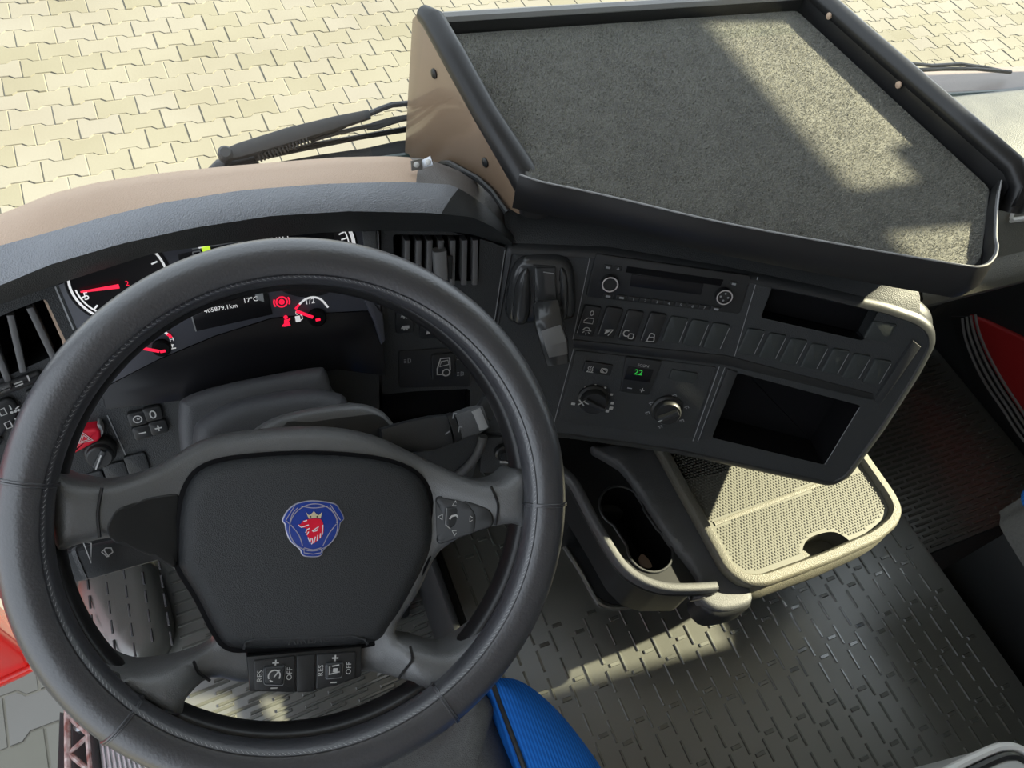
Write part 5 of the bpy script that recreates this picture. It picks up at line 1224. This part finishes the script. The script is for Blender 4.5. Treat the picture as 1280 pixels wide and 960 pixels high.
MB().pillow(FSp, smooth([(c0[0]-.004, c0[1]+.016), (c0[0]+.012, c0[1]+.058), (c0[0]+.07, c0[1]+.068), (c0[0]+.1, c0[1]+.03), (c0[0]+.07, c0[1]-.02), (c0[0]+.06, -.7), (c0[0]+.02, -.7), (c0[0]+.012, c0[1]-.06)], 4), lambda u, v: .012, .02, -.03, .02, 5).build('bolster', M['seatblue'], ps, ang=80)
MB().box(FZ(0), 1.20, 1.56, -.75, -.165, .0, .33).build('seat_box', M['satin'], ps)
FB2 = Frame((1.20, -.165, 0), (0, 1, 0), (-1, 0, 0))
MB().slab(FZ(.33), [(1.215, -.40), (1.215, -.20), (1.5, -.20), (1.5, -.40)], .0, .006, .003).build('seat_box_lid', M['black'], ps)
# pale box with a white rim, bottom right corner
bx_ = thing('cool_box', 'pale grey box with a rounded white rim at the bottom right corner', 'box', (.86, -.52, TZ))
ZB = .44; FBx = FZ(ZB)
bo = smooth(FBx.px([(1100, 1008), (1150, 980), (1190, 958), (1236, 936), (1256, 931), (1276, 935), (1310, 960), (1345, 1000), (1300, 1110), (1130, 1110)]), 4)
MB().slab(FBx, bo, TZ-ZB, -.008, .004, 3).build('box_body', M['offwhite'], bx_)
MB().tube([FBx.P(u, v, 0) for u, v in inset(ccw(bo), .002)], .0055, 8, closed=True, up=(0, 0, 1)).build('white_rim', M['white'], bx_)
MB().tube([FBx.P(u, v, -.001) for u, v in inset(ccw(bo), .013)], .006, 8, closed=True, up=(0, 0, 1)).build('gasket', M['black'], bx_)
MB().slab(FBx, inset(ccw(bo), .016), -.02, .001, .004, 3).build('box_lid', M['offwhite'], bx_)

# ================================================================== OUTSIDE THE WINDSCREEN
wi = thing('wiper', 'grey windscreen wiper arm lying outside, left of the tray plate', 'wiper', (.1, .5, .74))
WY = .505
arm_ = MB().bar([hy(a, c, WY) for a, c in [(276, 196), (300, 189), (360, 171), (420, 154), (462, 143)]], [.012, .018, .020, .016, .011], [.012, .016, .016, .014, .010], (0, -.6, .8)).build('wiper_arm', M['wiper'], wi, ang=50)
MB().tube([hy(a, c, WY) for a, c in [(462, 142), (476, 136), (490, 131), (512, 129), (600, 128)]], .0035, 8).build('arm_rod', M['wiper'], wi)
MB().lathe(Frame(hy(282, 194, WY), (1, 0, 0), (0, -.5, .85)), 0, 0, [(.009, -.004), (.009, .008), (.006, .011)], 16).build('arm_cap', M['wiper'], arm_)
MB().tube([hy(a, c, WY) for a, c in [(264, 218), (275, 212), (300, 208), (322, 200)]], [.010, .015, .015, .010], 12, flat=(1, .7)).build('pivot', M['black'], wi)
b = MB(); sp = [hy(323+(386-323)*k/120, 195+(171-195)*k/120, WY-.005) for k in range(121)]
for k in range(15):
    a = sp[k*8]; c = sp[k*8+4]; b.tube([a, c], .0075, 8)
o = b.build('spring', M['wiper'], wi)
MB().tube([hy(a, c, WY-.003) for a, c in [(318, 196), (390, 169)]], .005, 8).build('spring_core', M['black'], wi)
MB().bar([hy(a, c, WY) for a, c in [(386, 170), (430, 155), (443, 147)]], [.012, .010, .004], .008, (0, -.6, .8)).build('arm_cheek', M['black'], wi)
MB().tube([hy(a, c, WY-.004) for a, c in [(318, 199), (390, 184), (450, 172), (505, 163), (600, 150)]], .0028, 8).build('blade_strip', M['black'], wi)
MB().tube([hy(a, c, WY-.003) for a, c in [(322, 197), (390, 180), (450, 170), (505, 160), (600, 146)]], .002, 6).build('blade_rubber', M['black'], wi)
MB().tube([hy(a, c, WY-.002) for a, c in [(388, 176), (400, 172), (418, 167), (458, 158), (505, 149), (600, 138)]], .0028, 8).build('yoke', M['wiper'], wi)
MB().bar([hy(a, c, WY-.002) for a, c in [(458, 160), (470, 157), (490, 151), (512, 146)]], [.006, .010, .009, .006], .006, (0, -.6, .8)).build('yoke_clip', M['wiper'], wi)
MB().bar([hy(a, c, .485) for a, c in [(330, 212), (400, 204), (460, 196), (500, 187), (560, 180)]], [.01, .02, .022, .022, .02], .01, (0, -.3, .9)).build('cowl_cover', M['rubberdark'], wi)
w2 = thing('wiper', 'thin tan-grey wiper blade outside, right of the tray', 'wiper', (1.2, .5, .75))
MB().tube([hy(a, c, WY) for a, c in [(1060, 76), (1131, 79), (1165, 82), (1200, 80), (1230, 84), (1250, 88)]], .003, 8).build('wiper_arm', M['wiper'], w2)
MB().tube([hy(a, c, WY-.004) for a, c in [(1060, 90), (1138, 88), (1180, 86), (1220, 86), (1263, 90)]], .0035, 8).build('blade_strip', M['wiper'], w2)

# mirror on the passenger side, out of frame: its shade falls on the tray
mi = thing('door_mirror', 'black door mirror housing outside the passenger door', 'mirror', (1.87, .05, 1.0))
FMi = Frame((1.87, .05, 1.0), (1, 0, 0), (0, 0, 1))
MB().slab(FMi, rrect(0, .008, .22, .095, .02), 0, .612, .03, 4, True).build('mirror_housing', M['black'], mi)
MB().slab(Frame((1.87, .05, 1.40), (1, 0, 0), (0, 0, 1)), rrect(0, -.058, .22, .066, .02), 0, .33, .02, 4, True).build('mirror_shade_block', M['black'], mi)  # unseen block added to extend the mirror's shade on the tray
MB().tube([(1.87, .06, 1.45), (1.80, -.01, 1.45)], .02, 8).build('mirror_arm', M['black'], mi)
MB().tube([(1.87, .06, 1.05), (1.74, .30, .78), (XR, .40, .78)], .02, 8).build('mirror_arm', M['black'], mi)
